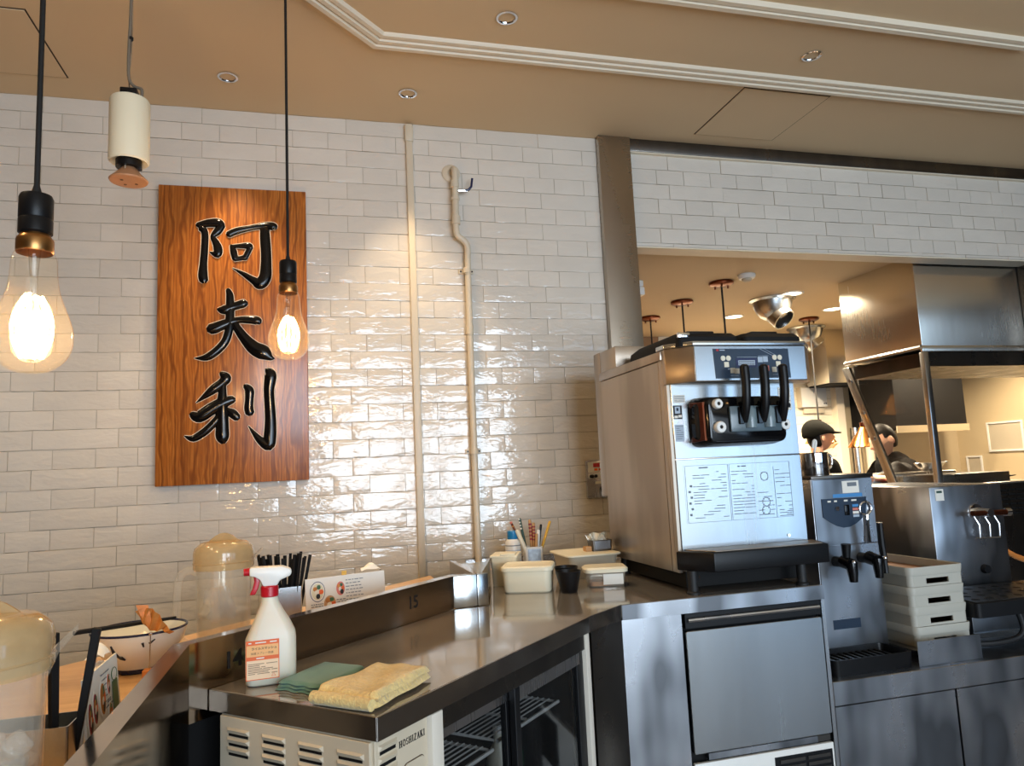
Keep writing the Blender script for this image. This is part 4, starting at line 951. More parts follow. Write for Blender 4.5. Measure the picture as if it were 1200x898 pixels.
# heat lamps on rods
def heat_lamp(x, y, zl, label, can=True):
    t = thing('heat_lamp', label, 'lamp', (x, y, zl), group='copper heat lamps over the pass')
    H = KC-zl
    MB().lathe([(.118, 0), (.119, .004), (.116, .010), (.036, .130), (.028, .150), (.012, .152)], 32, cap1=True).build('shade', M['copper'], t)
    MB().lathe([(.022, .150), (.022, .185), (.008, .190)], 16, cap1=True).build('lamp_holder', M['copper_dark'], t)
    MB().cyl((0, 0, .188), (0, 0, H-.02), .0062, n=8).build('rod', M['cord'], t)
    c = MB().lathe([(.075, H), (.078, H-.006), (.076, H-.016), (.060, H-.024), (.010, H-.026)], 28, cap1=True).build('canopy', M['copper_dark'], t, smooth=50)
    m = MB()
    for a in (0, 2.1, 4.2): m.cyl((.045*math.cos(a), .045*math.sin(a), H-.024), (.045*math.cos(a), .045*math.sin(a), H-.040), .006, n=8)
    m.build('canopy_screw', M['copper_dark'], c)
    return t
heat_lamp(2.455, 3.97, EYE+.28, 'heat lamp rod nearest the kitchen opening, third disc from the post')
heat_lamp(2.450, 4.48, EYE+.28, 'middle one of three heat lamp rods near the steel post')
heat_lamp(2.455, 5.00, EYE+.28, 'furthest of three heat lamp rods near the steel post')
heat_lamp(3.85, 4.98, EYE+.105, 'heat lamp whose rod drops behind the dark flat cap')
heat_lamp(3.955, 4.62, EYE+.055, 'shining copper heat lamp shade between the two cooks')
def kdown(x, y, label):
    t = thing('kitchen_downlight', label, 'downlight', (x, y, KC), group='lit kitchen downlights')
    MB().lathe([(.080, -.0005), (.080, -.005), (.066, -.007), (.062, -.003)], 24).build('trim_ring', M['white'], t)
    MB().lathe([(.063, -.002), (.05, -.0045), (.001, -.005)], 24).build('lamp_disc', M['lamp_on'], t)
kdown(3.14, 4.94, 'lit round downlight left of the spot nozzle'); kdown(3.14, 4.21, 'lit round downlight right above the large spot nozzle'); kdown(3.81, 4.64, 'lit round downlight next to the kitchen hood')
sd = thing('smoke_detector', 'white round smoke detector on the kitchen ceiling', 'detector', (2.52, 3.79, KC))
MB().lathe([(.052, 0), (.054, -.012), (.046, -.026)], 24, cap1=True).build('base', M['white'], sd)
MB().lathe([(.030, -.026), (.028, -.038), (.018, -.044)], 20, cap1=True).build('sensor', M['greybox'], sd)
def nozzle(x, y, label, dirv, r=.125):
    t = thing('spot_nozzle', label, 'air nozzle', (x, y, KC), group='ball-shaped air nozzles on the kitchen ceiling')
    MB().lathe([(r*1.18, 0), (r*1.18, -.008), (r*1.02, -.020), (r*.96, -.050), (r*.86, -.090), (r*.66, -.128), (r*.38, -.150), (.001, -.158)], 36).build('dome', M['steel_bright'], t)
    d = Vector(dirv).normalized(); c = Vector((0, 0, -.075)) + d*r*.45; q = d.to_track_quat('Z', 'Y').to_matrix().to_4x4()
    mt = Matrix.Translation(c) @ q
    MB().lathe([(r*.62, -.03), (r*.62, .045), (r*.60, .062), (r*.54, .062), (r*.52, .02)], 28).xf(mt).build('nozzle_ring', M['steel_bright'], t)
    MB().lathe([(.001, .030), (r*.53, .030)], 28).xf(mt).build('nozzle_mouth', M['blk_matt'], t)
nozzle(3.10, 4.38, 'large ball-shaped air nozzle with black mouth beside a lit downlight', (.25, -.62, -.75), .135)
nozzle(4.10, 5.35, 'further air nozzle partly behind the soft-serve machine', (.5, -.3, -.8), .135)
es = thing('ceiling_fixture', 'small white fixture next to the steel post under the kitchen ceiling', 'fixture', (1.90, 4.0, EYE+1.03))
B(-.045, -.03, 0, .028, .03, .05).build('lower_box', M['white'], es, bevel=.006); B(-.045, -.03, .052, .022, .03, .092).build('upper_box', M['white'], es, bevel=.006)
ic = thing('wall_panel_box', 'white flat wall panel box on kitchen tile wall above the cap', 'panel', (4.40, 5.77, EYE+.455))
B(-.135, -.045, 0, .14, .002, .18).build('cover', M['white'], ic, bevel=.006); B(-.15, -.05, .0, -.135, .002, .185).build('side', M['greybox'], ic)
m = MB(); m.cyl((.105, -.045, .03), (.105, -.047, .03), .008, n=10).cyl((.125, -.045, .03), (.125, -.047, .03), .008, n=10); m.build('button', M['greyink'], ic)
B(-.10, -.02, -.055, .125, .002, -.002).build('lower_cover', M['greybox'], ic)
du = thing('steel_duct', 'square stainless duct hanging from kitchen ceiling beside the hood', 'duct', (4.34, 5.42, EYE+.64))
B(0, 0, 0, .28, .30, KC-EYE-.64).build('duct_box', M['steel_hood'], du, bevel=.003)
B(.01, .01, -.012, .40, .29, .002).build('duct_mouth', M['blk_matt'], du)
# hood with glass screen
HX, HY = 3.289, 3.315
ho = thing('exhaust_hood', 'large stainless exhaust hood with a bright light streak on its side', 'hood', (HX, HY, EYE+.578))
hz_ = KC-EYE-.578
B(0, 0, 0, 1.6, .62, hz_).build('hood_box', M['steel_hood'], ho, bevel=.004)
MB().tube([(-.004, .0, .008), (-.004, .62, .008)], .014, 8).build('side_rim', M['steel_bright'], ho)
B(-.01, -.010, -.018, 1.6, .004, .016).build('front_rim', M['steel_hood'], ho, bevel=.003)
B(.02, .02, -.10, 1.58, .60, -.02).build('filter_bank', M['dark_steel'], ho)
gs = thing('glass_screen', 'framed glass sneeze screen under the exhaust hood', 'glass screen', (HX, HY, EYE-.19))
Hs = .578+.19-.02
B(-.012, -.018, 0, .022, .016, Hs).build('corner_post', M['steel_bright'], gs, bevel=.003)
MB().loft([[(-.008, .590, Hs), (.012, .590, Hs), (.012, .655, Hs), (-.008, .655, Hs)], [(-.008, .290, 0), (.012, .290, 0), (.012, .355, 0), (-.008, .355, 0)]]).build('sloping_bar', M['steel_bright'], gs, bevel=.002)
for t_ in (.12, .40, .62):
    y, z = .62-.30*t_, Hs*(1-t_); MB().cyl((-.010, y, z), (-.018, y, z), .012, n=10).build('clamp_screw', M['chrome'], gs)
MB().loft([[(.0, .016, 0), (.0, .305, 0), (.0, .605, Hs), (.0, .016, Hs)], [(.005, .016, 0), (.005, .305, 0), (.005, .605, Hs), (.005, .016, Hs)]]).build('glass_pane', M['glass'], gs, smooth=0).__setitem__('label', 'side glass pane')
B(.022, -.003, .0, .742, .003, Hs).build('glass_pane', M['glass'], gs).__setitem__('label', 'front glass pane')
bc = thing('noodle_boiler', 'dark stainless boiler cabinet under the glass screen with louvred front', 'cabinet', (HX, HY, 0))
B(-.01, -.01, 0, .745, .58, EYE-.20).build('cabinet_body', M['dark_steel'], bc, bevel=.003)
B(-.02, -.02, EYE-.20, .745, .60, EYE-.19).build('ledge', M['steel_hood'], bc, bevel=.002)
m = MB()
for k in range(6):
    for j in range(3): m.box(.41+.055*j, -.014, 1.01-.026*k, .455+.055*j, -.0095, 1.018-.026*k)
m.build('louvre_slots', M['blk_matt'], bc)
B(.03, .28, EYE-.19, .30, .30, EYE-.14).build('back_lip', M['steel_hood'], bc)
sh = thing('dark_board', 'dark flat board lying behind the front glass screen', 'board', (3.62, 3.44, EYE-.19))
B(-.22, -.05, 0, .26, .22, .055).build('board', M['dark_steel'], sh, bevel=.003); MB().loft([[(.26, -.02, .018), (.26, .02, .018), (.26, .02, .03), (.26, -.02, .03)], [(.36, -.002, .026), (.36, .002, .026), (.36, .002, .03), (.36, -.002, .03)]]).build('handle', M['blk'], sh)
bw = thing('steel_bowl', 'shallow metal bowl behind the glass near corner post', 'bowl', (3.70, 3.78, EYE-.12))
MB().lathe([(.035, 0), (.065, .015), (.085, .045), (.090, .050), (.083, .046), (.062, .020), (.001, .008)], 24, cap0=True).build('bowl_shell', M['steel'], bw)
MB().cyl((.085, 0, .045), (.13, -.01, .05), .006, n=8).build('handle', M['steel'], bw)
rt = thing('bowl_rest', 'steel rack carrying the shallow bowl and dark cloth', 'rack', (3.60, 3.82, EYE-.19))
B(-.22, -.10, 0, .24, .10, .068).build('rack_box', M['steel_hood'], rt, bevel=.004)
cl = thing('dark_cloth', 'crumpled black cloth heaped on the rack behind the glass', 'cloth', (3.52, 3.84, EYE-.122))
def clothfn(u, v):
    x, y = (u-.5)*.22, (v-.5)*.12; r = max(0, 1-(2*u-1)**2)*max(0, 1-(2*v-1)**2)
    return (x, y, .004+.075*r*(.6+.4*u)+.012*math.sin(u*14+v*5)*r)
MB().grid(clothfn, 18, 10).build('cloth', M['blk_matt'], cl, recalc=False)
# dark cooking line at the far right of the kitchen
rh = thing('cooking_hood', 'dark extractor hood far back in the kitchen seen through the glass', 'hood', (5.2, 5.2, 1.52))
B(-.40, 0, -.06, .35, .55, .50).build('hood_body', M['blk_matt'], rh, bevel=.005); B(-.41, -.01, -.10, .36, .0, -.04).build('hood_lip', M['steel_hood'], rh)
B(-.3, .05, .50, .25, .5, KC-1.52-.002).build('hood_top', M['dark_steel'], rh)
for i, (x, mt) in enumerate(((4.78, 'steel_hood'), (4.93, 'mould'), (5.06, 'steel_hood'))):
    t = thing('wall_pipe', ('steel vertical pipe beside the kitchen wall edge', 'cream vertical pipe between two steel ones', 'second steel vertical pipe, right of the cream one')[i], 'pipe', (x, 5.70, 0))
    MB().cyl((0, 0, 0), (0, 0, 1.50), .04, n=14).build('pipe_run', M[mt], t)
struct('wall_kitchen_right', B(6.0, 3.35, 0, 6.1, 5.78, KC), plain('kitchen_wall_paint', lin(206, 186, 150), .5, 0, .08, 2))
for i, (y, z, w_, h_, lab) in enumerate(((5.05, 1.22, .36, .27, 'larger added frame standing in for a reflection in the front glass'), (5.50, 1.02, .17, .17, 'small added frame low down, standing in for a glass reflection'))):
    t = thing('reflection_frame', lab, 'reflection stand-in', (5.998, y, z))  # frames added to stand in for reflections in the front glass
    m = MB().box(-.012, 0, 0, 0, .016, h_).box(-.012, w_-.016, 0, 0, w_, h_).box(-.012, .016, 0, 0, w_-.016, .016).box(-.012, .016, h_-.016, 0, w_-.016, h_); m.build('frame', M['white'], t)
    B(-.004, .016, .016, 0, w_-.016, h_-.016).build('sheet', M['greybox'], t)
kw = struct('wall_kitchen_back', B(4.70, 5.75, 0, 7, 5.78, KC), plain('kitchen_panel', lin(190, 172, 140), .35, 0, .08, 4))

# ================================================================== people
def skin_mb(V, Edg, side=(1, 0, 0)):
    """V: {name: (pos, radius or (lateral, depth))}: tapered round-ended limbs along the skeleton's edges, to be fused into one surface"""
    m = MB(); side = Vector(side)
    for na, nb in Edg:
        (pa, ra), (pb, rb) = V[na], V[nb]; a, b = Vector(pa), Vector(pb); t = b-a; L = t.length
        if L < 1e-5: continue
        t.normalize(); ra = ra if isinstance(ra, tuple) else (ra, ra); rb = rb if isinstance(rb, tuple) else (rb, rb)
        x = side-t*side.dot(t)
        if x.length < .2: x = t.orthogonal()
        x.normalize(); y = t.cross(x); rings = []
        st = [(-math.cos(q)*1.0, math.sin(q), 0) for q in (.25, .6, .95, 1.3)] + [(0, 1, k/4) for k in range(5)] + [(math.cos(q), math.sin(q), 1) for q in (1.3, .95, .6, .25)]
        for off, sc, u in st:
            r0 = tuple(p+(q-p)*u for p, q in zip(ra, rb)); c = a.lerp(b, u)+t*off*min(r0)
            rings.append([c+x*math.cos(2*PI*k/14)*r0[0]*sc+y*math.sin(2*PI*k/14)*r0[1]*sc for k in range(14)])
        m.loft(rings)
    return m
def g(x, s): return math.exp(-x*x/(2*s*s))
def head_mb():
    """face towards +Y, centre of the head at the origin, 0.22 high"""
    n, k = 36, 28; rings = []
    for j in range(1, k):
        a = -PI/2+PI*j/k; rg = []
        for i in range(n):
            b = 2*PI*i/n; dx, dy, dz = math.cos(a)*math.cos(b), math.cos(a)*math.sin(b), math.sin(a)
            x, y, z = .074*dx, .094*dy, .112*dz
            if z < 0: f = 1-.30*(z/-.112)**1.5; x *= f; y *= (1-.18*(z/-.112)**2) if dy > 0 else (1-.55*(z/-.112)**1.2)
            if dy > 0:
                fr_ = dy**2
                y += fr_*(.026*g(x, .011)*g(z+.022, .015)+.012*g(x, .010)*g(z-.002, .018))          # nose
                y -= fr_*.010*(g(x-.032, .014)+g(x+.032, .014))*g(z-.004, .012)                     # eye sockets
                y += fr_*.006*g(z-.026, .010)*g(x, .045)                                              # brow
                y += fr_*(.009*g(x, .018)*g(z+.055, .006)+.008*g(x, .016)*g(z+.068, .006)-.004*g(x, .03)*g(z+.0615, .003))   # lips
                y += fr_*.012*g(x, .020)*g(z+.094, .014)                                              # chin
            rg.append((x, y, z))
        rings.append(rg)
    m = MB().loft(rings)
    for s in (-1, 1): m.add(*ear(s))
    return m
def ear(s):
    e = MB().sph((0, 0, 0), (.010, .020, .032), 10, 8); e.xf(Matrix.Translation((s*.076, -.012, -.012)) @ Matrix.Rotation(s*.35, 4, 'Z') @ Matrix.Rotation(-.2, 4, 'X')); return e.v, e.f
def hand(V, E, pre, wrist, d, nrm, wr_r=.022):
    """palm with four unequal fingers and a thumb, each bent at the knuckles"""
    d = Vector(d).normalized(); nrm = Vector(nrm).normalized(); sd = d.cross(nrm).normalized(); W = Vector(wrist)
    V[pre+'palm'] = (tuple(W+d*.045), (.030, .015)); E.append((pre+'wrist', pre+'palm'))
    for k, (off, L) in enumerate(((-.027, .070), (-.009, .078), (.009, .074), (.026, .058))):
        b = W+d*.082+sd*off; V[pre+'k%d' % k] = (tuple(b), .0115); E.append((pre+'palm', pre+'k%d' % k))
        p = b+(d*.85-nrm*.35).normalized()*L*.5; V[pre+'m%d' % k] = (tuple(p), .0105); E.append((pre+'k%d' % k, pre+'m%d' % k))
        q = p+(d*.5-nrm*.85).normalized()*L*.5; V[pre+'t%d' % k] = (tuple(q), .0095); E.append((pre+'m%d' % k, pre+'t%d' % k))
    b = W+d*.030-sd*.034; V[pre+'th0'] = (tuple(b), .0125); E.append((pre+'palm', pre+'th0'))
    q = b+(d*.75-sd*.5-nrm*.3).normalized()*.035; V[pre+'th1'] = (tuple(q), .0105); E.append((pre+'th0', pre+'th1'))
    r_ = q+(d*.9-nrm*.4).normalized()*.028; V[pre+'th2'] = (tuple(r_), .0085); E.append((pre+'th1', pre+'th2'))
def fuse(o, vox, sm_=2):
    """one continuous surface: voxel remesh, keep the outer skin only"""
    md = o.modifiers.new('r', 'REMESH'); md.mode = 'VOXEL'; md.voxel_size = vox; md.use_smooth_shade = True
    dg = bpy.context.evaluated_depsgraph_get(); dg.update()
    me = bpy.data.meshes.new_from_object(o.evaluated_get(dg)); o.modifiers.clear()
    bm = bmesh.new(); bm.from_mesh(me); left = set(bm.verts); best = set()
    while left:
        s = [left.pop()]; isl = set(s)
        while s:
            v = s.pop()
            for e in v.link_edges:
                w_ = e.other_vert(v)
                if w_ in left: left.discard(w_); isl.add(w_); s.append(w_)
        if len(isl) > len(best): best = isl
    bmesh.ops.delete(bm, geom=[v for v in bm.verts if v not in best], context='VERTS')
    for _ in range(sm_): bmesh.ops.smooth_vert(bm, verts=bm.verts, factor=.5, use_axis_x=True, use_axis_y=True, use_axis_z=True)
    bm.to_mesh(me); bm.free()
    me.materials.clear(); me.materials.append(o.data.materials[0])
    me.shade_smooth(); o.data = me
def person(label, loc, J, headm, hairfn, cap=False, sleeve=.5, hands=True, extra=None, side=(1, 0, 0)):
    t = thing('person', label, 'person', loc)
    V = {}; E = []
    for n in ('pelvis', 'belly', 'chest', 'neckb', 'neck'): V[n] = J[n]
    E += [('pelvis', 'belly'), ('belly', 'chest'), ('chest', 'neckb'), ('neckb', 'neck')]
    V['headc'] = (tuple(headm @ Vector((0, -.016, -.03))), .046); E.append(('neck', 'headc'))
    for s in 'LR':
        for n in ('sh', 'el', 'wrist'): V[s+n] = J[s+n]
        E += [('chest', s+'sh'), (s+'sh', s+'el'), (s+'el', s+'wrist')]
        for n in ('hip', 'knee', 'ankle', 'toe'): V[s+n] = J[s+n]
        E += [('pelvis', s+'hip'), (s+'hip', s+'knee'), (s+'knee', s+'ankle'), (s+'ankle', s+'toe')]
        w_ = Vector(J[s+'wrist'][0]); d = (w_-Vector(J[s+'el'][0])); hand(V, E, s, w_, J.get(s+'hd', d), J.get(s+'hn', (0, 0, 1)))
    body = skin_mb(V, E, side)
    hm = head_mb().xf(headm); body.add(hm.v, hm.f)
    bo_ = body.build('body', M['skin'], t, smooth=80)
    fuse(bo_, .0042)
    # shirt and trousers follow the body
    def grow(p, k): r = p[1]; return (p[0], tuple(x*k+.006 for x in r) if isinstance(r, tuple) else r*k+.006)
    SV = {n: grow(J[n], 1.06) for n in ('pelvis', 'belly', 'chest', 'neckb')}; SE = [('pelvis', 'belly'), ('belly', 'chest'), ('chest', 'neckb')]
    for s in 'LR':
        SV[s+'sh'] = grow(J[s+'sh'], 1.06); SE.append(('chest', s+'sh'))
        a, b = Vector(J[s+'sh'][0]), Vector(J[s+'el'][0]); SV[s+'sl'] = (tuple(a.lerp(b, sleeve)), J[s+'el'][1]*1.15+.012); SE.append((s+'sh', s+'sl'))
    fuse(skin_mb(SV, SE, side).build('shirt', M['shirt'], t, smooth=80), .009, 4)
    TV = {'pelvis': grow(J['pelvis'], 1.03)}; TE = []
    for s in 'LR':
        for n in ('hip', 'knee', 'ankle'): TV[s+n] = grow(J[s+n], 1.08)
        TE += [('pelvis', s+'hip'), (s+'hip', s+'knee'), (s+'knee', s+'ankle')]
    fuse(skin_mb(TV, TE, side).build('trousers', M['trousers'], t, smooth=80), .012, 3)
    for s in 'LR':
        a = Vector(J[s+'ankle'][0]); b = Vector(J[s+'toe'][0])
        MB().loft([[tuple(a.lerp(b, k)+Vector((0, 0, -a.z+.0)) + Vector((math.cos(q)*.045, math.sin(q)*.045, zz))) for q in [2*PI*i/12 for i in range(12)]] for k, zz in ((0, .0), (0, .09))]).build('shoe', M['blk'], t)
    # hair, eyes, lips
    h = MB(); rings = []
    n, k = 30, 18
    for j in range(1, k):
        a = -PI/2+PI*j/k; rg = []
        for i in range(n):
            b = 2*PI*i/n; dx, dy, dz = math.cos(a)*math.cos(b), math.cos(a)*math.sin(b), math.sin(a)
            f = hairfn(dx, dy, dz); rg.append((.074*dx*f, .094*dy*f, .112*dz*f))
        rings.append(rg)
    h.loft(rings).xf(headm).build('hair', M['hair'], t, smooth=80)
    for s in (-1, 1):
        e = MB().sph((s*.031, .072, .004), .0115, 12, 8).xf(headm).build('eye', M['eyew'], t)
        MB().sph((s*.031, .0815, .004), (.0055, .003, .0055), 10, 6).xf(headm).build('iris', M['hair'], e)
        MB().tube([(s*.018, .089, .022), (s*.034, .086, .027), (s*.048, .074, .023)], [.003, .0035, .002], 6).xf(headm).build('eyebrow', M['hair'], t)
    MB().tube([(-.022, .082, -.062), (-.008, .0925, -.060), (.008, .0925, -.060), (.022, .082, -.062)], [.002, .0045, .0045, .002], 8).xf(headm).build('lips', M['lip'], t)
    if cap:
        m = MB(); rings = []
        for j in range(0, 10):
            a = PI/2*j/9.3; r_ = math.cos(a)
            rings.append([(.098*r_*math.cos(q), -.012+.118*r_*math.sin(q)*(1.0 if math.sin(q) < 0 else 1.05), .030+.026*math.sin(q)*-.3*r_+.100*math.sin(a)*(1.0-.35*max(0, math.sin(q))*r_+.12*max(0, -math.sin(q))*r_)) for q in [2*PI*i/28 for i in range(28)]])
        m.loft([[(x*.93, y*.93, z-.012-.030*max(0, -y/.118)) for x, y, z in rings[0]]]+[[(x, y, z-.026*max(0, -y/.118)) for x, y, z in rings[0]]]+rings[1:], False, True)
        c = m.xf(headm).build('flat_cap', M['capcloth'], t, smooth=80)
        br = MB(); q0 = [math.radians(30+120*i/12) for i in range(13)]
        up_ = [(.088*math.cos(q), -.012+.112*math.sin(q), .034) for q in q0]; fr2 = [(.090*math.cos(q)*1.02, .012+.155*math.sin(q), .022-.006*math.sin(q)) for q in q0]
        br.loft([up_, fr2, [(x, y-.004, z-.008) for x, y, z in fr2], [(x, y, z-.012) for x, y, z in up_]], False, False, closed=False)
        br.xf(headm).build('cap_brim', M['capcloth'], c, smooth=60)
        MB().sph((0, -.02, .122), (.010, .010, .005), 10, 6).xf(headm).build('cap_button', M['capcloth'], c)
    if extra: extra(t, headm)
    return t
P1 = (3.61, 4.70, 0)
h1 = Matrix.Translation((0.02, 0, 1.400)) @ Matrix.Rotation(math.radians(-100), 4, 'Z') @ Matrix.Rotation(math.radians(3), 4, 'X')
R1 = Matrix.Rotation(math.radians(-100), 3, 'Z')
def j1(x, y, z, r): return (tuple(R1 @ Vector((x, y, z))), r)
J1 = dict(pelvis=j1(0, -.03, .84, (.155, .11)), belly=j1(0, -.02, .98, (.135, .10)), chest=j1(0, -.01, 1.13, (.150, .105)), neckb=j1(0, -.02, 1.225, (.065, .055)), neck=j1(0, -.015, 1.285, .046),
  Lsh=j1(-.165, -.01, 1.175, .055), Lel=j1(-.20, .06, .93, .040), Lwrist=j1(-.16, .26, .90, .027), Rsh=j1(.165, -.01, 1.175, .055), Rel=j1(.20, .06, .93, .040), Rwrist=j1(.15, .27, .90, .027),
  Lhip=j1(-.085, -.02, .79, .088), Lknee=j1(-.09, .0, .44, .058), Lankle=j1(-.09, -.03, .07, .040), Ltoe=j1(-.10, .12, .03, .034), Rhip=j1(.085, -.02, .79, .088), Rknee=j1(.09, 0, .44, .058), Rankle=j1(.09, -.03, .07, .040), Rtoe=j1(.10, .12, .03, .034))
def shield(t, hm):
    m = MB(); cs = [math.radians(25+130*i/10) for i in range(11)]
    m.loft([[(.066*math.cos(q), .046+.088*math.sin(q), -.072+.010*math.sin(q)) for q in cs], [(.060*math.cos(q), .012+.070*math.sin(q), -.125+.03*math.sin(q)) for q in cs]], False, False, closed=False)
    m.xf(hm).build('chin_guard', M['shield'], t, recalc=False)
person('cook in a dark flat cap and black shirt standing in profile behind the small pot', P1, J1, h1, lambda x, y, z: 1.05 if (y < -.30 and z > -.70) or z > .5 or (y < .22 and z > .2) else .84, cap=True, extra=shield, side=R1 @ Vector((1, 0, 0)))
P2 = (3.98, 4.42, 0)
a2 = math.radians(80)
h2 = Matrix.Translation((-.055, -.02, 1.352)) @ Matrix.Rotation(a2, 4, 'Z') @ Matrix.Rotation(math.radians(-24), 4, 'X')
R2 = Matrix.Rotation(a2, 3, 'Z')
def j2(x, y, z, r): return (tuple(R2 @ Vector((x, y, z))), r)
hw = (3.40-P2[0], 3.80-P2[1], EYE-.165)
J2 = dict(pelvis=j2(0, -.20, .84, (.165, .115)), belly=j2(0, -.15, .96, (.15, .11)), chest=j2(0, -.06, 1.10, (.165, .11)), neckb=j2(0, -.01, 1.195, (.07, .06)), neck=j2(0, .025, 1.25, .050),
  Lsh=j2(-.185, -.02, 1.145, .058), Lel=((-.30, -.38, 1.02), .042), Lwrist=((hw[0]-.13, hw[1]+.02, EYE-.155), .028), Lhd=(1, -.12, -.05), Lhn=(0, 0, 1),
  Rsh=j2(.185, -.04, 1.145, .058), Rel=j2(.24, .10, .93, .042), Rwrist=j2(.12, .30, .95, .028),
  Lhip=j2(-.09, -.19, .79, .095), Lknee=j2(-.10, -.12, .44, .06), Lankle=j2(-.10, -.17, .07, .042), Ltoe=j2(-.11, -.02, .03, .035), Rhip=j2(.09, -.19, .79, .095), Rknee=j2(.10, -.12, .44, .06), Rankle=j2(.10, -.17, .07, .042), Rtoe=j2(.11, -.02, .03, .035))
def cuff(t, hm):
    a, b = Vector(J2['Lel'][0]), Vector(J2['Lwrist'][0])
    MB().tube([a.lerp(b, .45), a.lerp(b, .75), a.lerp(b, 1.0)], [.046, .044, .036], 14).build('white_cuff', M['white'], t)
person('cook in a black shirt bending over the counter behind the glass screen', P2, J2, h2, lambda x, y, z: 1.055 if (y < -.24 and z > -.74) or z > .42 or (y < .3 and z > .12) else .84, sleeve=.75, extra=cuff, side=R2 @ Vector((1, 0, 0)))

# ================================================================== things on the worktops
WZ = .850
# spray bottle
sb = thing('spray_bottle', 'translucent white trigger spray bottle with red collar and orange label', 'spray bottle', (-.104, 1.605, WZ+.001), math.radians(4))
sb.scale = (.92, .92, .862)
rr_ = lambda cx, hw, hd, r: rrect(cx-hw, -hd, cx+hw, hd, r, 5)
body = [(0, .047, .028, .0, .018), (.004, .052, .032, .0, .020), (.030, .053, .033, .0, .020), (.100, .053, .033, .0, .020), (.112, .050, .032, .002, .020), (.135, .040, .028, .002, .018), (.160, .028, .023, .000, .016), (.180, .0195, .019, -.001, .015), (.196, .0165, .0165, -.002, .0155)]
MB().loft([ring(rr_(cx, hw, hd, r), z) for z, hw, hd, cx, r in body]).build('bottle_body', plain('milky_plastic', lin(222, 214, 196), .35, 0, .03, 8, Subsurface_Weight=.2), sb, smooth=60)
MB().lathe([(.0175, .195), (.0190, .197), (.0190, .218), (.0165, .221)], 22, (-.002, 0, 0), True, True).build('collar', M['red'], sb)
MB().prismy([(-.016, .220), (.014, .220), (.020, .232), (.042, .240), (.0455, .248), (.044, .256), (.026, .264), (-.042, .266), (-.044, .262), (-.044, .246), (-.034, .244), (-.022, .236)], -.0155, .0155).build('trigger_head', M['white'], sb, bevel=.004)
MB().cyl((-.043, 0, .255), (-.056, 0, .255), .0095, .0085, 14).build('nozzle', M['red'], sb)
MB().loft([[(x+dx, -.007, z) for x, z in ()] or [(-.038+dx, -.007, z), (-.026+dx, -.007, z), (-.026+dx, .007, z), (-.038+dx, .007, z)] for z, dx in ((.247, .002), (.232, .004), (.215, .000), (.202, -.006))]).build('trigger', M['red'], sb, bevel=.002)
lb = B(-.0515, -.0345, .016, .017, -.0325, .103).build('label', M['orange'], sb)
B(-.0498, -.0350, .080-.012, .0153, -.0344, .093).build('label_panel', M['lorange'], lb); B(-.0498, -.0350, .018, .0153, -.0344, .0595).build('label_panel', M['pink'], lb)
text('ライルスマッシュ', .0066, M['brownink'], lb, (-.014, -.0351, .085), (PI/2, 0, 0), 'label_lettering', .0002, .0002)
text('除菌スプレー容器', .0058, M['brownink'], lb, (-.018, -.0351, .0745), (PI/2, 0, 0), 'label_lettering', .0002)
lm = MB(); rr.seed(2); lines(lm, -.047, .013, .028, .057, 8, .0011, .8); lm.v = [(x, y-.0350, z) for x, y, z in lm.v]; lm.build('fine_print', M['brownink'], lb)
lm = MB(); lm.tube([(.001, -.0352, .022), (.009, -.0352, .022), (.005, -.0352, .030)], .0006, 4, closed=True); lm.build('recycling_mark', M['orange'], lb)
lm = MB(); 
for x0_, x1_ in ((-.046, -.040), (-.032, -.010), (-.002, .012)): lm.box(x0_, -.0349, .097, x1_, -.0344, .0995)
for x0_, x1_ in ((-.030, -.014),): lm.box(x0_, -.0349, .0625, x1_, -.0344, .065)
lm.build('fine_print', M['paper'], lb)
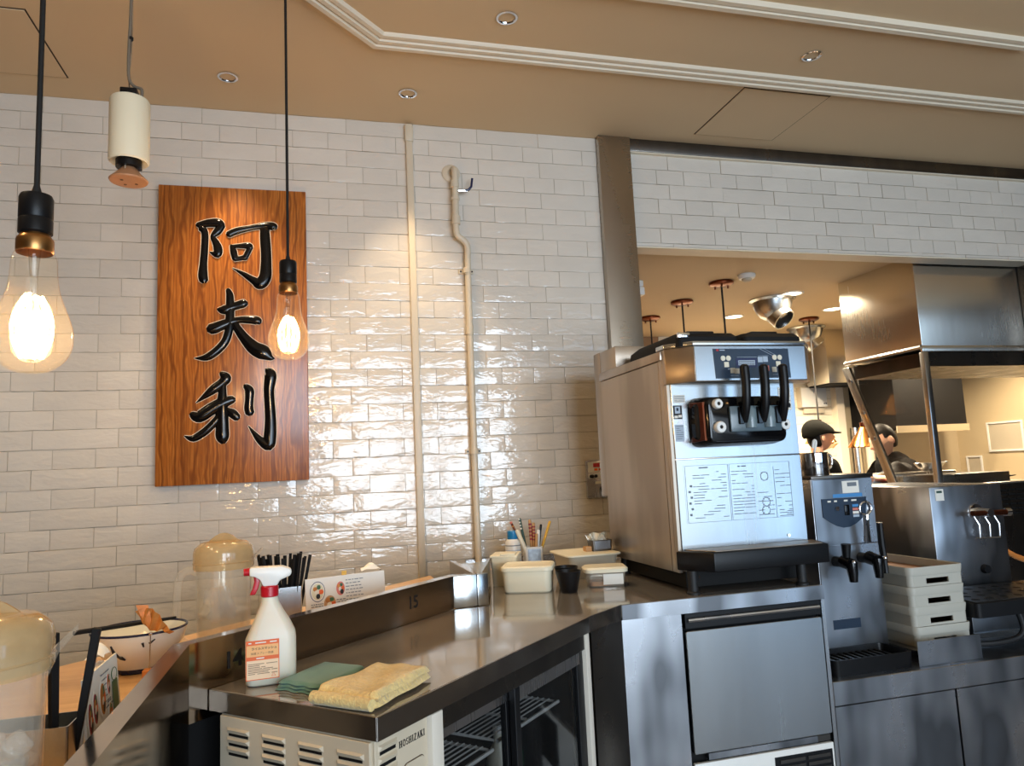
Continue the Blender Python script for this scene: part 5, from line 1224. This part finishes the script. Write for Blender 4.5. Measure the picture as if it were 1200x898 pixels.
# folded cloths
def folded(name, label, mat, cat, corners, z, layers, th, wob, seed, roll=.0):
    cx = sum(c[0] for c in corners)/4; cy = sum(c[1] for c in corners)/4
    t = thing(name, label, cat, (cx, cy, z)); r = random.Random(seed); Q = [Vector((c[0]-cx, c[1]-cy)) for c in corners]
    ph = [r.uniform(0, 6) for _ in range(8)]
    def P(u, v):
        a = Q[0].lerp(Q[1], u); b = Q[3].lerp(Q[2], u); return a.lerp(b, v)
    for k in range(layers):
        m = MB(); nu, nv = 28, 22; sh = .006*(k % 2)*(1 if k else 0)
        def hgt(u, v, top):
            e = min(u, 1-u, v, 1-v); ed = min(1, e/.05)**.5
            w = wob*(math.sin(5*u+3*v+ph[0])+.7*math.sin(9*v-4*u+ph[1])+.5*math.sin(13*u+7*v+ph[2]))*(k+.4)/layers
            return th*k+(th*.94*ed if top else th*.04)+w*(.5+.5*ed)+wob*1.6
        top = [[None]*(nu+1) for _ in range(nv+1)]; v_ = []; f_ = []
        for tp in (0, 1):
            for j in range(nv+1):
                for i in range(nu+1):
                    u, v = i/nu, j/nv; uu = .5+(u-.5)*(1-.02*k); vv = .5+(v-.5)*(1-.03*k)
                    q = P(uu, vv); jit = .004*math.sin(17*u+ph[3])*(1 if j in (0, nv) else 0)
                    v_.append((q.x+.003*math.sin(11*v+ph[4+k % 3])*(i in (0, nu)), q.y+jit, max(hgt(u, v, tp), .0006+th*k*.9)))
        N = (nu+1)*(nv+1)
        for j in range(nv):
            for i in range(nu):
                a = j*(nu+1)+i; f_ += [(a+1, a, a+nu+1, a+nu+2), (N+a, N+a+1, N+a+nu+2, N+a+nu+1)]
        def rim(a, b): f_.append((a, b, b+N, a+N))
        for i in range(nu): rim(i, i+1); rim(nv*(nu+1)+i+1, nv*(nu+1)+i)
        for j in range(nv): rim((j+1)*(nu+1), j*(nu+1)); rim(j*(nu+1)+nu, (j+1)*(nu+1)+nu)
        m.add(v_, f_).build('fold', mat, t, smooth=70)
    return t
folded('teal_cloth', 'folded teal cleaning cloth next to spray bottle on dark worktop', M['teal'], 'cloth', [(-.092, 1.542), (-.010, 1.462), (.088, 1.585), (.004, 1.672)], WZ, 3, .0055, .0007, 3)
tw = folded('yellow_towel', 'folded pale yellow terry towel at the worktop corner', M['yel'], 'towel', [(-.018, 1.420), (.082, 1.322), (.205, 1.478), (.105, 1.560)], WZ, 2, .0125, .0036, 8)
a_ = Vector((-.020-.0935, 1.418-1.445)); b_ = Vector((.078-.0935, 1.324-1.445))
MB().tube([(a_.x, a_.y, .0125), tuple(a_.lerp(b_, .35).to_3d()+Vector((.0, -.002, .0135))), tuple(a_.lerp(b_, .7).to_3d()+Vector((0, .001, .0125))), (b_.x, b_.y, .0125)], [.0115, .0120, .0115, .0105], 12).build('rolled_edge', M['yel'], tw)
# cream lidded box
rx = math.radians(-22)
bx = thing('cream_box', 'rounded cream plastic box with lid, nearest on the corner worktop', 'box', (.672, 2.418, WZ), rx)
MB().loft([ring(rrect(-.074, -.062, .074, .062, .020), 0), ring(rrect(-.078, -.066, .078, .066, .022), .004), ring(rrect(-.082, -.070, .082, .070, .024), .072)]).build('box_body', M['creamw'], bx)
MB().loft([ring(rrect(-.087, -.075, .087, .075, .027), .070), ring(rrect(-.087, -.075, .087, .075, .027), .082), ring(rrect(-.083, -.071, .083, .071, .024), .086), ring(rrect(-.074, -.062, .074, .062, .020), .087), ring(rrect(-.072, -.060, .072, .060, .02), .084)]).build('lid', M['creamw'], bx, bevel=.001, seg=1)
bk = thing('cream_carton', 'tall cream plastic bin behind the left of the rounded box', 'bin', (.639, 2.594, WZ), rx)
MB().loft([ring(rrect(-.042, -.058, .042, .058, .008), 0), ring(rrect(-.046, -.062, .046, .062, .008), .104)]).build('bin_body', M['creamw'], bk)
MB().box(-.049, -.065, .098, .049, .065, .106).box(-.012, -.066, .106, .040, .0, .112).build('bin_lid', M['creamw'], bk, bevel=.002)
# spray can and pen holder
cn = thing('aerosol_can', 'white spray can with bright blue cap against the tiles', 'can', (.763, 2.965, WZ))
MB().lathe([(.031, 0), (.0325, .003), (.0325, .100), (.030, .112), (.022, .121)], 28, cap0=True, cap1=True).build('can_body', M['white'], cn)
MB().lathe([(.0215, .119), (.0222, .121), (.0215, .152), (.019, .155)], 24, cap1=True).build('cap', M['blue'], cn)
MB().lathe([(.0328, .094), (.0328, .0975)], 28).build('blue_band', M['greyink'], cn)
m = MB()
for k in range(3): m.lathe([(.0327, .075-.022*k), (.0327, .0772-.022*k)], 28)
m.build('printed_lines', M['lcd'], cn)
ph = thing('pen_holder', 'square white pen holder with silver picture panel', 'pen holder', (.846, 2.962, WZ), math.radians(-6))
m = MB(); o_ = rrect(-.036, -.036, .036, .036, .004, 2); i_ = rrect(-.032, -.032, .032, .032, .003, 2)
m.loft([ring(o_, 0), ring(o_, .086), ring(i_, .086), ring(i_, .006)]); m.build('holder', M['white'], ph, smooth=0)
B(-.026, -.0372, .012, .027, -.0358, .078).build('picture_panel', plain('silver_print', lin(168, 176, 184), .3, .5, .35, 60), ph)
def pen(name, label, p0, p1, r, mat, deco=None, cat='pen'):
    p0, p1 = Vector(p0), Vector(p1); L = (p1-p0).length; t = thing(name, label, cat, tuple(p0))
    t.rotation_euler = (p1-p0).to_track_quat('Z', 'Y').to_euler()
    r *= 1.35
    MB().lathe([(r*.5, 0), (r, .006), (r, L-.004), (r*.7, L)], 10, cap0=True, cap1=True).build('barrel', M[mat], t)
    if deco: deco(t, L, r)
    return t
def bands(mat, n, z0, z1, rk=1.08):
    def f(t, L, r):
        for k in range(n):
            z = L*(z0+(z1-z0)*k/n); MB().lathe([(r*rk, z), (r*rk, z+L*(z1-z0)/n*.5)], 10, cap0=True, cap1=True).build('band', M[mat], t)
    return f
def dotrow(mat, n, z0, z1):
    def f(t, L, r):
        for k in range(n): MB().sph((r*.9, -r*.6, L*(z0+(z1-z0)*k/(n-1))), .0042, 8, 6).build('bead', M[mat], t)
    return f
bx_, by_ = .846, 2.962
def pp(x, y, z): return (bx_+x, by_+y, WZ+z)
pen('marker_pen', 'thick ivory marker leaning left in the pen holder', pp(-.010, -.018, .010), pp(-.070, -.020, .158), .0068, 'cream')
pen('beaded_pen', 'brown pen with coral bead top behind the marker, leaning left', pp(-.004, .006, .010), pp(-.084, .012, .186), .0036, 'copper_dark', lambda t, L, r: (MB().sph((0, 0, L), .0062, 10, 8).build('bead', M['coral'], t), MB().sph((0, 0, L-.016), .0056, 10, 8).build('bead', M['food'], t)))
pen('patterned_straw', 'dark green pen with white dots standing tall in the holder', pp(-.012, .020, .010), pp(-.044, .024, .202), .0044, 'dkgreen', dotrow('white', 4, .78, .98))
pen('striped_pen', 'maroon and white striped pen, left of a pair', pp(.002, .010, .010), pp(-.004, .010, .194), .0048, 'pencil', bands('maroon', 5, .55, .96))
pen('striped_pen', 'maroon and pink striped pen, right of a pair', pp(.006, -.004, .010), pp(.008, -.004, .182), .0048, 'pencil', bands('maroon', 5, .58, .96))
pen('wooden_pencil', 'pale wooden pencil in the middle of the holder', pp(.004, -.022, .010), pp(.014, -.024, .138), .0046, 'pencil')
pen('white_pen', 'white pen upright in the holder right of stripes', pp(.016, -.006, .010), pp(.026, -.010, .152), .0055, 'white')
pen('black_pen', 'slim dark pen beside the white pen', pp(.020, .012, .010), pp(.046, .014, .172), .0036, 'blk')
pen('yellow_pen', 'yellow pen with a row of white beads leaning right', pp(.016, .0, .010), pp(.082, .0, .184), .0042, 'yellow', dotrow('cream', 6, .42, .98))
# grey-beige tub with lid and a metal box of sachets
tb = thing('storage_tub', 'long grey-beige plastic tub with cream lid against the wall', 'tub', (.962, 2.655, WZ))
MB().loft([ring(rrect(-.082, -.090, .082, .090, .018), 0), ring(rrect(-.098, -.106, .098, .106, .022), .080)]).build('tub_body', M['greybox'], tb)
MB().loft([ring(rrect(-.108, -.116, .108, .116, .026), .078), ring(rrect(-.108, -.116, .108, .116, .026), .084), ring(rrect(-.098, -.106, .098, .106, .022), .086)]).build('tub_lid', M['creamw'], tb, bevel=.001, seg=1)
mb = thing('metal_caddy', 'small metal box of wrapped sachets standing on the tub lid', 'caddy', (1.020, 2.640, WZ+.0865))
mb.scale = (.86,)*3
o_ = rrect(-.044, -.03, .044, .03, .006, 3); o2 = rrect(-.047, -.033, .047, .033, .006, 3); i2 = rrect(-.042, -.028, .042, .028, .005, 3)
MB().loft([ring(o_, 0), ring(o2, .046), ring(i2, .046), ring(rrect(-.040, -.026, .040, .026, .005, 3), .004)]).build('box_shell', M['dark_steel'], mb)
B(-.034, -.0335, .008, .036, -.0318, .042).build('box_panel', M['steel_dull'], mb)
B(-.072, -.02, .0, -.046, .02, .020).build('paper_flap', M['pencil'], mb)
r2 = random.Random(11)
for k in range(7):
    x, y = -.034+.011*k, r2.uniform(-.016, .016)
    s_ = tag(MB().grid(lambda u, v: ((u-.5)*.026, .004*math.sin(5*u+k)+.003*math.sin(7*v+k), v*.056), 6, 6).build('sachet', M['plas'] if k % 2 else M['cream'], None, recalc=False), 'crumpled clear and cream sachets sticking out of the small metal box', 'sachet', 'sachets in the metal box')
    s_.location = (1.020+x*.86, 2.640+y, WZ+.0865+.012); s_.rotation_euler = (r2.uniform(-.3, .3), r2.uniform(-.65, .35), r2.uniform(-.8, .8))
# black cups
def cup(x, y, label, r=.042, h=.068):
    t = thing('black_cup', label, 'cup', (x, y, WZ), group='black tapered cups')
    MB().lathe([(.001, .0), (r*.62, 0), (r*.66, .004), (r, h), (r*.96, h), (r*.60, .008), (.001, .007)], 30).build('cup_body', M['blk'], t, smooth=50); return t
cup(.776, 2.308, 'black tapered plastic cup in front of the other black cup'); cup(.800, 2.398, 'black tapered cup standing behind, partly hidden by the front cup', .040, .070)
# clear container
cc = thing('clear_container', 'clear plastic food container with ivory lid and orange contents', 'container', (.928, 2.372, WZ), math.radians(-14))
MB().loft([ring(rrect(-.060, -.042, .060, .042, .018), 0), ring(rrect(-.067, -.050, .067, .050, .020), .050), ring(rrect(-.065, -.048, .065, .048, .019), .050), ring(rrect(-.058, -.040, .058, .040, .017), .003)]).build('container_body', M['plas'], cc)
MB().loft([ring(rrect(-.074, -.056, .074, .056, .026), .049), ring(rrect(-.075, -.057, .075, .057, .027), .060), ring(rrect(-.068, -.050, .068, .050, .024), .066)]).build('lid', M['creamw'], cc)
MB().loft([ring(rrect(-.052, -.034, .02, .034, .012), .004), ring(rrect(-.048, -.030, .016, .030, .012), .017)]).build('contents', M['food'], cc)
B(-.012, -.0515, .010, .055, -.0455, .044).build('paper_label', M['paper'], cc)

# ================================================================== things on the dining counter
TZ = .840
def pitcher(x, y, label, rz):
    t = thing('water_pitcher', label, 'pitcher', (x, y, TZ), rz, group='clear plastic water pitchers with amber lids')
    R = .066
    MB().lathe([(.001, .004), (R*.86, .0), (R*.90, .006), (R*.93, .06), (R*.97, .20), (R, .214), (R*.965, .214), (R*.93, .198), (R*.89, .06), (R*.84, .010), (.001, .010)], 40).build('jug', M['plas'], t, smooth=60)
    MB().lathe([(R*1.04, .206), (R*1.07, .210), (R*1.07, .246), (R*1.02, .258), (R*.80, .270), (R*.45, .274), (.001, .2745)], 40, cap1=False).build('lid', M['plaslid'], t, smooth=60)
    MB().tube([(R*1.07*math.cos(a), R*1.07*math.sin(a), .222) for a in [2*PI*i/40 for i in range(40)]], .0016, 6, closed=True).build('lid_rim', M['plaslid'], bpy.data.objects[t.children[1].name])
    hs = [(-R*.62+R*1.24*i/12, 0, .268+.0235*math.sin(PI*i/12)) for i in range(13)]
    MB().loft([[(x_, -.0035, .266), (x_, .0035, .266), (x_, .0028, z_), (x_, -.0028, z_)] for x_, _, z_ in hs]).build('lid_grip', M['plaslid'], t, smooth=60)
    MB().tube(curve([(-R*.94, 0, .196), (-R*1.30, 0, .204), (-R*1.62, 0, .186), (-R*1.70, 0, .130), (-R*1.66, 0, .060), (-R*1.40, 0, .032), (-R*.90, 0, .034)], 5), [.0095]*31, 10).build('handle', M['plas'], t, smooth=60)
    MB().loft([[(R*.90, -.022, .206), (R*.90, .022, .206), (R*.98, .0, .196)], [(R*1.10, -.014, .232), (R*1.10, .014, .232), (R*1.14, 0, .222)], [(R*1.42, -.008, .252), (R*1.42, .008, .252), (R*1.44, 0, .246)]]).build('spout', M['plas'], t, smooth=0)
    w_ = MB().lathe([(.001, .012), (R*.83, .012), (R*.86, .105), (.001, .105)], 32).build('water', clear('water_%d' % len(bpy.data.materials), (.95, .95, .93, 1), .05, .02, 1.33, (.8, .76, .68, 1)), t)
    r = random.Random(int(x*1000))
    for k in range(11):
        a, q = r.uniform(0, 6.28), r.uniform(.005, R*.52); s_ = r.uniform(.012, .017)
        c = MB().box(-s_, -s_, -s_, s_, s_, s_).xf(Matrix.Translation((q*math.cos(a), q*math.sin(a), .100+.022*(k % 3))) @ Euler((r.uniform(0, 3), r.uniform(0, 3), r.uniform(0, 3))).to_matrix().to_4x4())
        c.build('ice_cube', M['ice'], t, bevel=.004)
    return t
pitcher(-.236, 1.955, 'clear water pitcher with amber lid behind the spray bottle and upstand', math.radians(-12))
pitcher(-.378, .990, 'clear water pitcher at the lower left beside the chopstick box', math.radians(8))
# ramen bowl, chopsticks across it
bwl = thing('ramen_bowl', 'white enamel ramen bowl with navy rim and brush mark', 'bowl', (-.408, 1.885, TZ))
MB().lathe([(.040, 0), (.046, .002), (.050, .012), (.074, .036), (.092, .062), (.1005, .092), (.0975, .092), (.088, .062), (.070, .038), (.001, .024)], 48, cap0=True).build('bowl_shell', M['enamel'], bwl, smooth=60)
MB().tube([(.0990*math.cos(2*PI*i/48), .0990*math.sin(2*PI*i/48), .0925) for i in range(48)], .0028, 8, closed=True).build('bowl_rim', M['bluerim'], bwl)
MB().lathe([(.044, -.0), (.0475, .002), (.0500, .011)], 40).build('foot_band', M['bluerim'], bwl)
MB().lathe([(.001, .064), (.05, .066), (.086, .064), (.088, .060)], 32).build('leftover_soup', M['soup'], bwl)
def onbowl(a, h, off=.0012):
    prof = [(.012, .050), (.036, .074), (.062, .092), (.092, .1005)]
    for (h0, r0), (h1, r1) in zip(prof[:-1], prof[1:]):
        if h0 <= h <= h1: r = r0+(r1-r0)*(h-h0)/(h1-h0); break
    return (math.cos(a)*(r+off), math.sin(a)*(r+off), h)
for path in (((-1.98, .074), (-1.93, .058), (-1.85, .048)), ((-1.90, .050), (-1.80, .046), (-1.72, .040)), ((-1.30, .076), (-1.27, .066)), ((-1.16, .072), (-1.04, .080))):
    MB().tube([onbowl(a, h, .0) for a, h in path], [.002, .0045, .002][:len(path)] if len(path) == 3 else [.003, .0015], 6).build('brush_mark', M['ink'], bwl)
def chop(label, p0, p1, name='chopstick', r=.0042, group=None):
    p0, p1 = Vector(p0), Vector(p1); L = (p1-p0).length
    t = tag(MB().loft([[(-r*k, -r*k, z), (r*k, -r*k, z), (r*k, r*k, z), (-r*k, r*k, z)] for z, k in ((0, .62), (L*.5, .9), (L, 1))]).build(name, M['blk_matt'], None, smooth=0, bevel=.0008, seg=1), label, 'chopstick', group)
    t.location = p0; t.rotation_euler = (p1-p0).to_track_quat('Z', 'Y').to_euler(); return t
chop('black chopstick laid across the ramen bowl, front one of two', (-.345, 1.935, .9395), (-.530, 1.835, .9420), r=.0040)
chop('black chopstick laid across the ramen bowl, rear one of two', (-.342, 1.947, .9395), (-.528, 1.848, .9420), r=.0040)
# clip stand with packet
cs = thing('clip_stand', 'orange wooden cube clip stand holding a folded orange paper', 'clip stand', (-.364, 1.772, TZ))
B(-.012, -.012, 0, .012, .012, .024).build('cube_base', M['orangewood'], cs, bevel=.001, seg=1)
MB().tube([(0, 0, .023), (.001, 0, .06), (.002, 0, .098)], .0012, 6).sph((.002, -.002, .098), .004, 8, 6).build('wire_clip', M['steel'], cs)
m = MB(); z_ = []
for i in range(10):
    s_ = i/9; w_ = (.002+.021*math.sin(PI*min(1, s_*1.25))) ; zz = .150-.055*s_; xx = -.022+.066*s_; yy = .006*(1 if i % 2 else -1)
    z_.append([(xx-.006, yy, zz-w_*.9), (xx+.004, yy, zz+w_*.8)])
m.loft([[z_[i][0], z_[i][1]] for i in range(10)], False, False, closed=False)
po = m.build('folded_paper', M['food'], cs, smooth=0, recalc=False); md = po.modifiers.new('t', 'SOLIDIFY'); md.thickness = .0012
m = MB().loft([[(-.028, .0, .160), (-.004, .002, .158)], [(-.018, -.004, .138), (.002, -.002, .136)], [(-.004, .0, .112), (.006, .0, .112)]], False, False, closed=False)
po = m.build('folded_paper', M['orangewood'], cs, smooth=0, recalc=False); md = po.modifiers.new('t', 'SOLIDIFY'); md.thickness = .0012
# menu cards with napkins
def menu_stand(label, loc, rz, L, H, pics, greenblock, nap_at, lean=.012, extra_tab=False):
    t = thing('menu_napkin_stand', label, 'menu stand', loc, rz)
    dpt = .040
    MB().loft([[(0, 0, 0), (L, 0, 0), (L, .004, 0), (0, .004, 0)], [(0, lean, H), (L, lean, H), (L, lean+.003, H), (0, lean+.003, H)]]).build('menu_card', M['paper'], t, smooth=0)
    MB().loft([[(nap_at-.02, .006, 0), (L-.002, .006, 0), (L-.002, .006+dpt, 0), (nap_at-.02, .006+dpt, 0)], [(nap_at-.02, lean+.004, H-.01), (L-.002, lean+.004, H-.01), (L-.002, dpt, H-.01), (nap_at-.02, dpt, H-.01)]]).build('napkin_holder', M['white'], t, smooth=0)
    def fz(x, z): return (x, lean*z/H-.0008, z)
    for cx, cz, rx_, rz2, c1 in pics:
        n = 22; m = MB(); 
        for kk, (k_, mt) in enumerate(((1.0, 'navy' if c1 == 'soup' else 'paper'), (.93, 'paper'), (.80, c1))):
            m = MB(); pts = [fz(cx+rx_*k_*math.cos(2*PI*i/n), cz+rz2*k_*math.sin(2*PI*i/n)) for i in range(n)]
            m.add([(x, y-.0003*kk, z) for x, y, z in pts]+[(x, y-.0003*kk-.0003, z) for x, y, z in pts], [tuple(range(n)), tuple(range(2*n-1, n-1, -1))]+[(i, (i+1) % n, n+(i+1) % n, n+i) for i in range(n)])
            if kk == 0: po = m.build('bowl_picture', M[mt], t)
            else: m.build('picture_layer', M[mt], po)
        rq = random.Random(int(cx*1e4)+3)
        for q, mt in enumerate(('orange', 'lgreen', 'food', 'cream', 'ink')):
            a = q*1.257+rq.uniform(-.3, .3); k_ = .44 if q != 3 else .12; px_, pz_ = cx+rx_*k_*math.cos(a), cz+rz2*k_*math.sin(a); s1, s2 = rx_*rq.uniform(.24, .36), rz2*rq.uniform(.22, .32)
            x, y, z = fz(px_, pz_); MB().sph((x, y-.0010-.0001*q, z), (s1, .0005, s2), 10, 6).build('topping', M[mt], po)
    m = MB(); rq = random.Random(4)
    for cx, cz, rx_, rz2, _ in pics:
        for k in range(2):
            z = cz-rz2-.006-.006*k; x = cx-rx_*.9
            while x < cx+rx_*.8 and z > .004:
                w_ = rq.uniform(.003, .009); a = fz(x, z); m.box(a[0], a[1]-.0005, z-.0012, a[0]+w_, a[1], z+.0012); x += w_+.002
    for k in range(7):
        z = H-.014-.009*k; x = nap_at-.052
        while x < nap_at-.006:
            w_ = rq.uniform(.004, .012); a = fz(x, z); m.box(a[0], a[1]-.0005, z-.001, a[0]+w_, a[1], z+.001); x += w_+.003
    m.build('menu_print', M['greyink'], t, smooth=0)['kind'] = 'stuff'
    if greenblock:
        x0_, x1_, z0_, z1_ = greenblock; a, b = fz(x0_, z0_), fz(x1_, z1_)
        MB().loft([[(x0_, a[1]-.0006, z0_), (x1_, a[1]-.0006, z0_), (x1_, a[1], z0_), (x0_, a[1], z0_)], [(x0_, b[1]-.0006, z1_), (x1_, b[1]-.0006, z1_), (x1_, b[1], z1_), (x0_, b[1], z1_)]]).build('green_panel', M['lgreen'], t)
        cx = (x0_+x1_)/2; n = 18; pts = [fz(cx+(x1_-x0_)*.52*math.cos(2*PI*i/n), z1_+.010+.010*math.sin(2*PI*i/n)) for i in range(n)]
        po = MB().add([(x, y-.0003, z) for x, y, z in pts], [tuple(range(n))]).build('speech_bubble', M['paper'], t, recalc=False)
        MB().tube([(x, y-.0005, z) for x, y, z in pts], .0006, 4, closed=True).build('bubble_outline', M['lgreen'], po)
    # napkins standing in the holder
    n0, n1 = nap_at, L-.004
    nm = MB().grid(lambda u, v: (n0+(n1-n0)*u, lean+.006+.030*v+.002*math.sin(8*u+3*v), H+.002+(.020*math.sin(PI*min(1, u*.9+.08))+.004*math.sin(9*u+5*v))*math.sin(PI*(v*.8+.1))), 12, 8)
    nm.build('napkins', M['paper'], t, recalc=False)
    if extra_tab: B(n0-.062, lean, H, n0-.048, lean+.002, H+.012).build('yellow_tab', M['yellow'], t)
    return t
menu_stand('menu card holder with round dish photos and green panel beside chopstick box', (-.338, 1.262, TZ), PI/2, .185, .128,
  [(.018, .065, .013, .030, 'maroon'), (.045, .074, .013, .028, 'maroon'), (.085, .078, .017, .030, 'food'), (.120, .092, .010, .020, 'coral'), (.122, .046, .011, .020, 'pencil')], (.142, .172, .022, .090), .135)
menu_stand('menu card holder with ramen bowl photos behind the upstand near seat 15', (-.045, 2.155, TZ+.0), math.radians(17), .235, .135,
  [(.034, .098, .0215, .028, 'soup'), (.068, .062, .0215, .028, 'pencil'), (.100, .100, .0155, .024, 'coral')], None, .168, extra_tab=True)
# chopsticks in steel boxes
bxs = thing('chopstick_box', 'stainless box holding tall black chopsticks beside the near pitcher', 'box', (-.405, 1.228, TZ))
o_ = rrect(-.058, -.038, .058, .038, .003, 2); i_ = rrect(-.0565, -.0365, .0565, .0365, .003, 2)
MB().loft([ring(o_, 0), ring(o_, .085), ring(i_, .085), ring(i_, .004)]).build('box_shell', M['steel_bright'], bxs, smooth=0)
r3 = random.Random(5)
for x, y, tx, ty, L, lab in ((.038, -.026, .034, -.030, .212, 'black chopstick in the near steel box, upright beside the pitcher spout'), (.050, .004, .080, .006, .208, 'black chopstick in the near steel box, leaning right over the menu card')):
    chop(lab, (-.405+x, 1.228+y, TZ+.006), (-.405+tx, 1.228+ty, TZ+L), r=.0058, group='chopsticks in the near steel box')
bx2 = thing('chopstick_box', 'stainless box packed with a fan of black chopsticks behind the far pitcher', 'box', (-.107, 2.20, TZ), math.radians(12))
o_ = rrect(-.044, -.035, .044, .035, .003, 2); i_ = rrect(-.0425, -.0335, .0425, .0335, .003, 2)
MB().loft([ring(o_, 0), ring(o_, .118), ring(i_, .118), ring(i_, .004)]).build('box_shell', M['steel_bright'], bx2, smooth=0)
for i in range(26):
    u = i/25; yy = r3.uniform(-.026, .026); x0_ = -.036+.072*u
    chop('black chopstick in the fan of the far stainless box', (-.107+x0_, 2.20+yy, TZ+.006), (-.107+x0_*2.0+r3.uniform(-.006, .006), 2.20+yy*1.3+r3.uniform(-.004, .004), TZ+.196+r3.uniform(-.004, .014)), r=.0040, group='chopsticks in the far steel box')
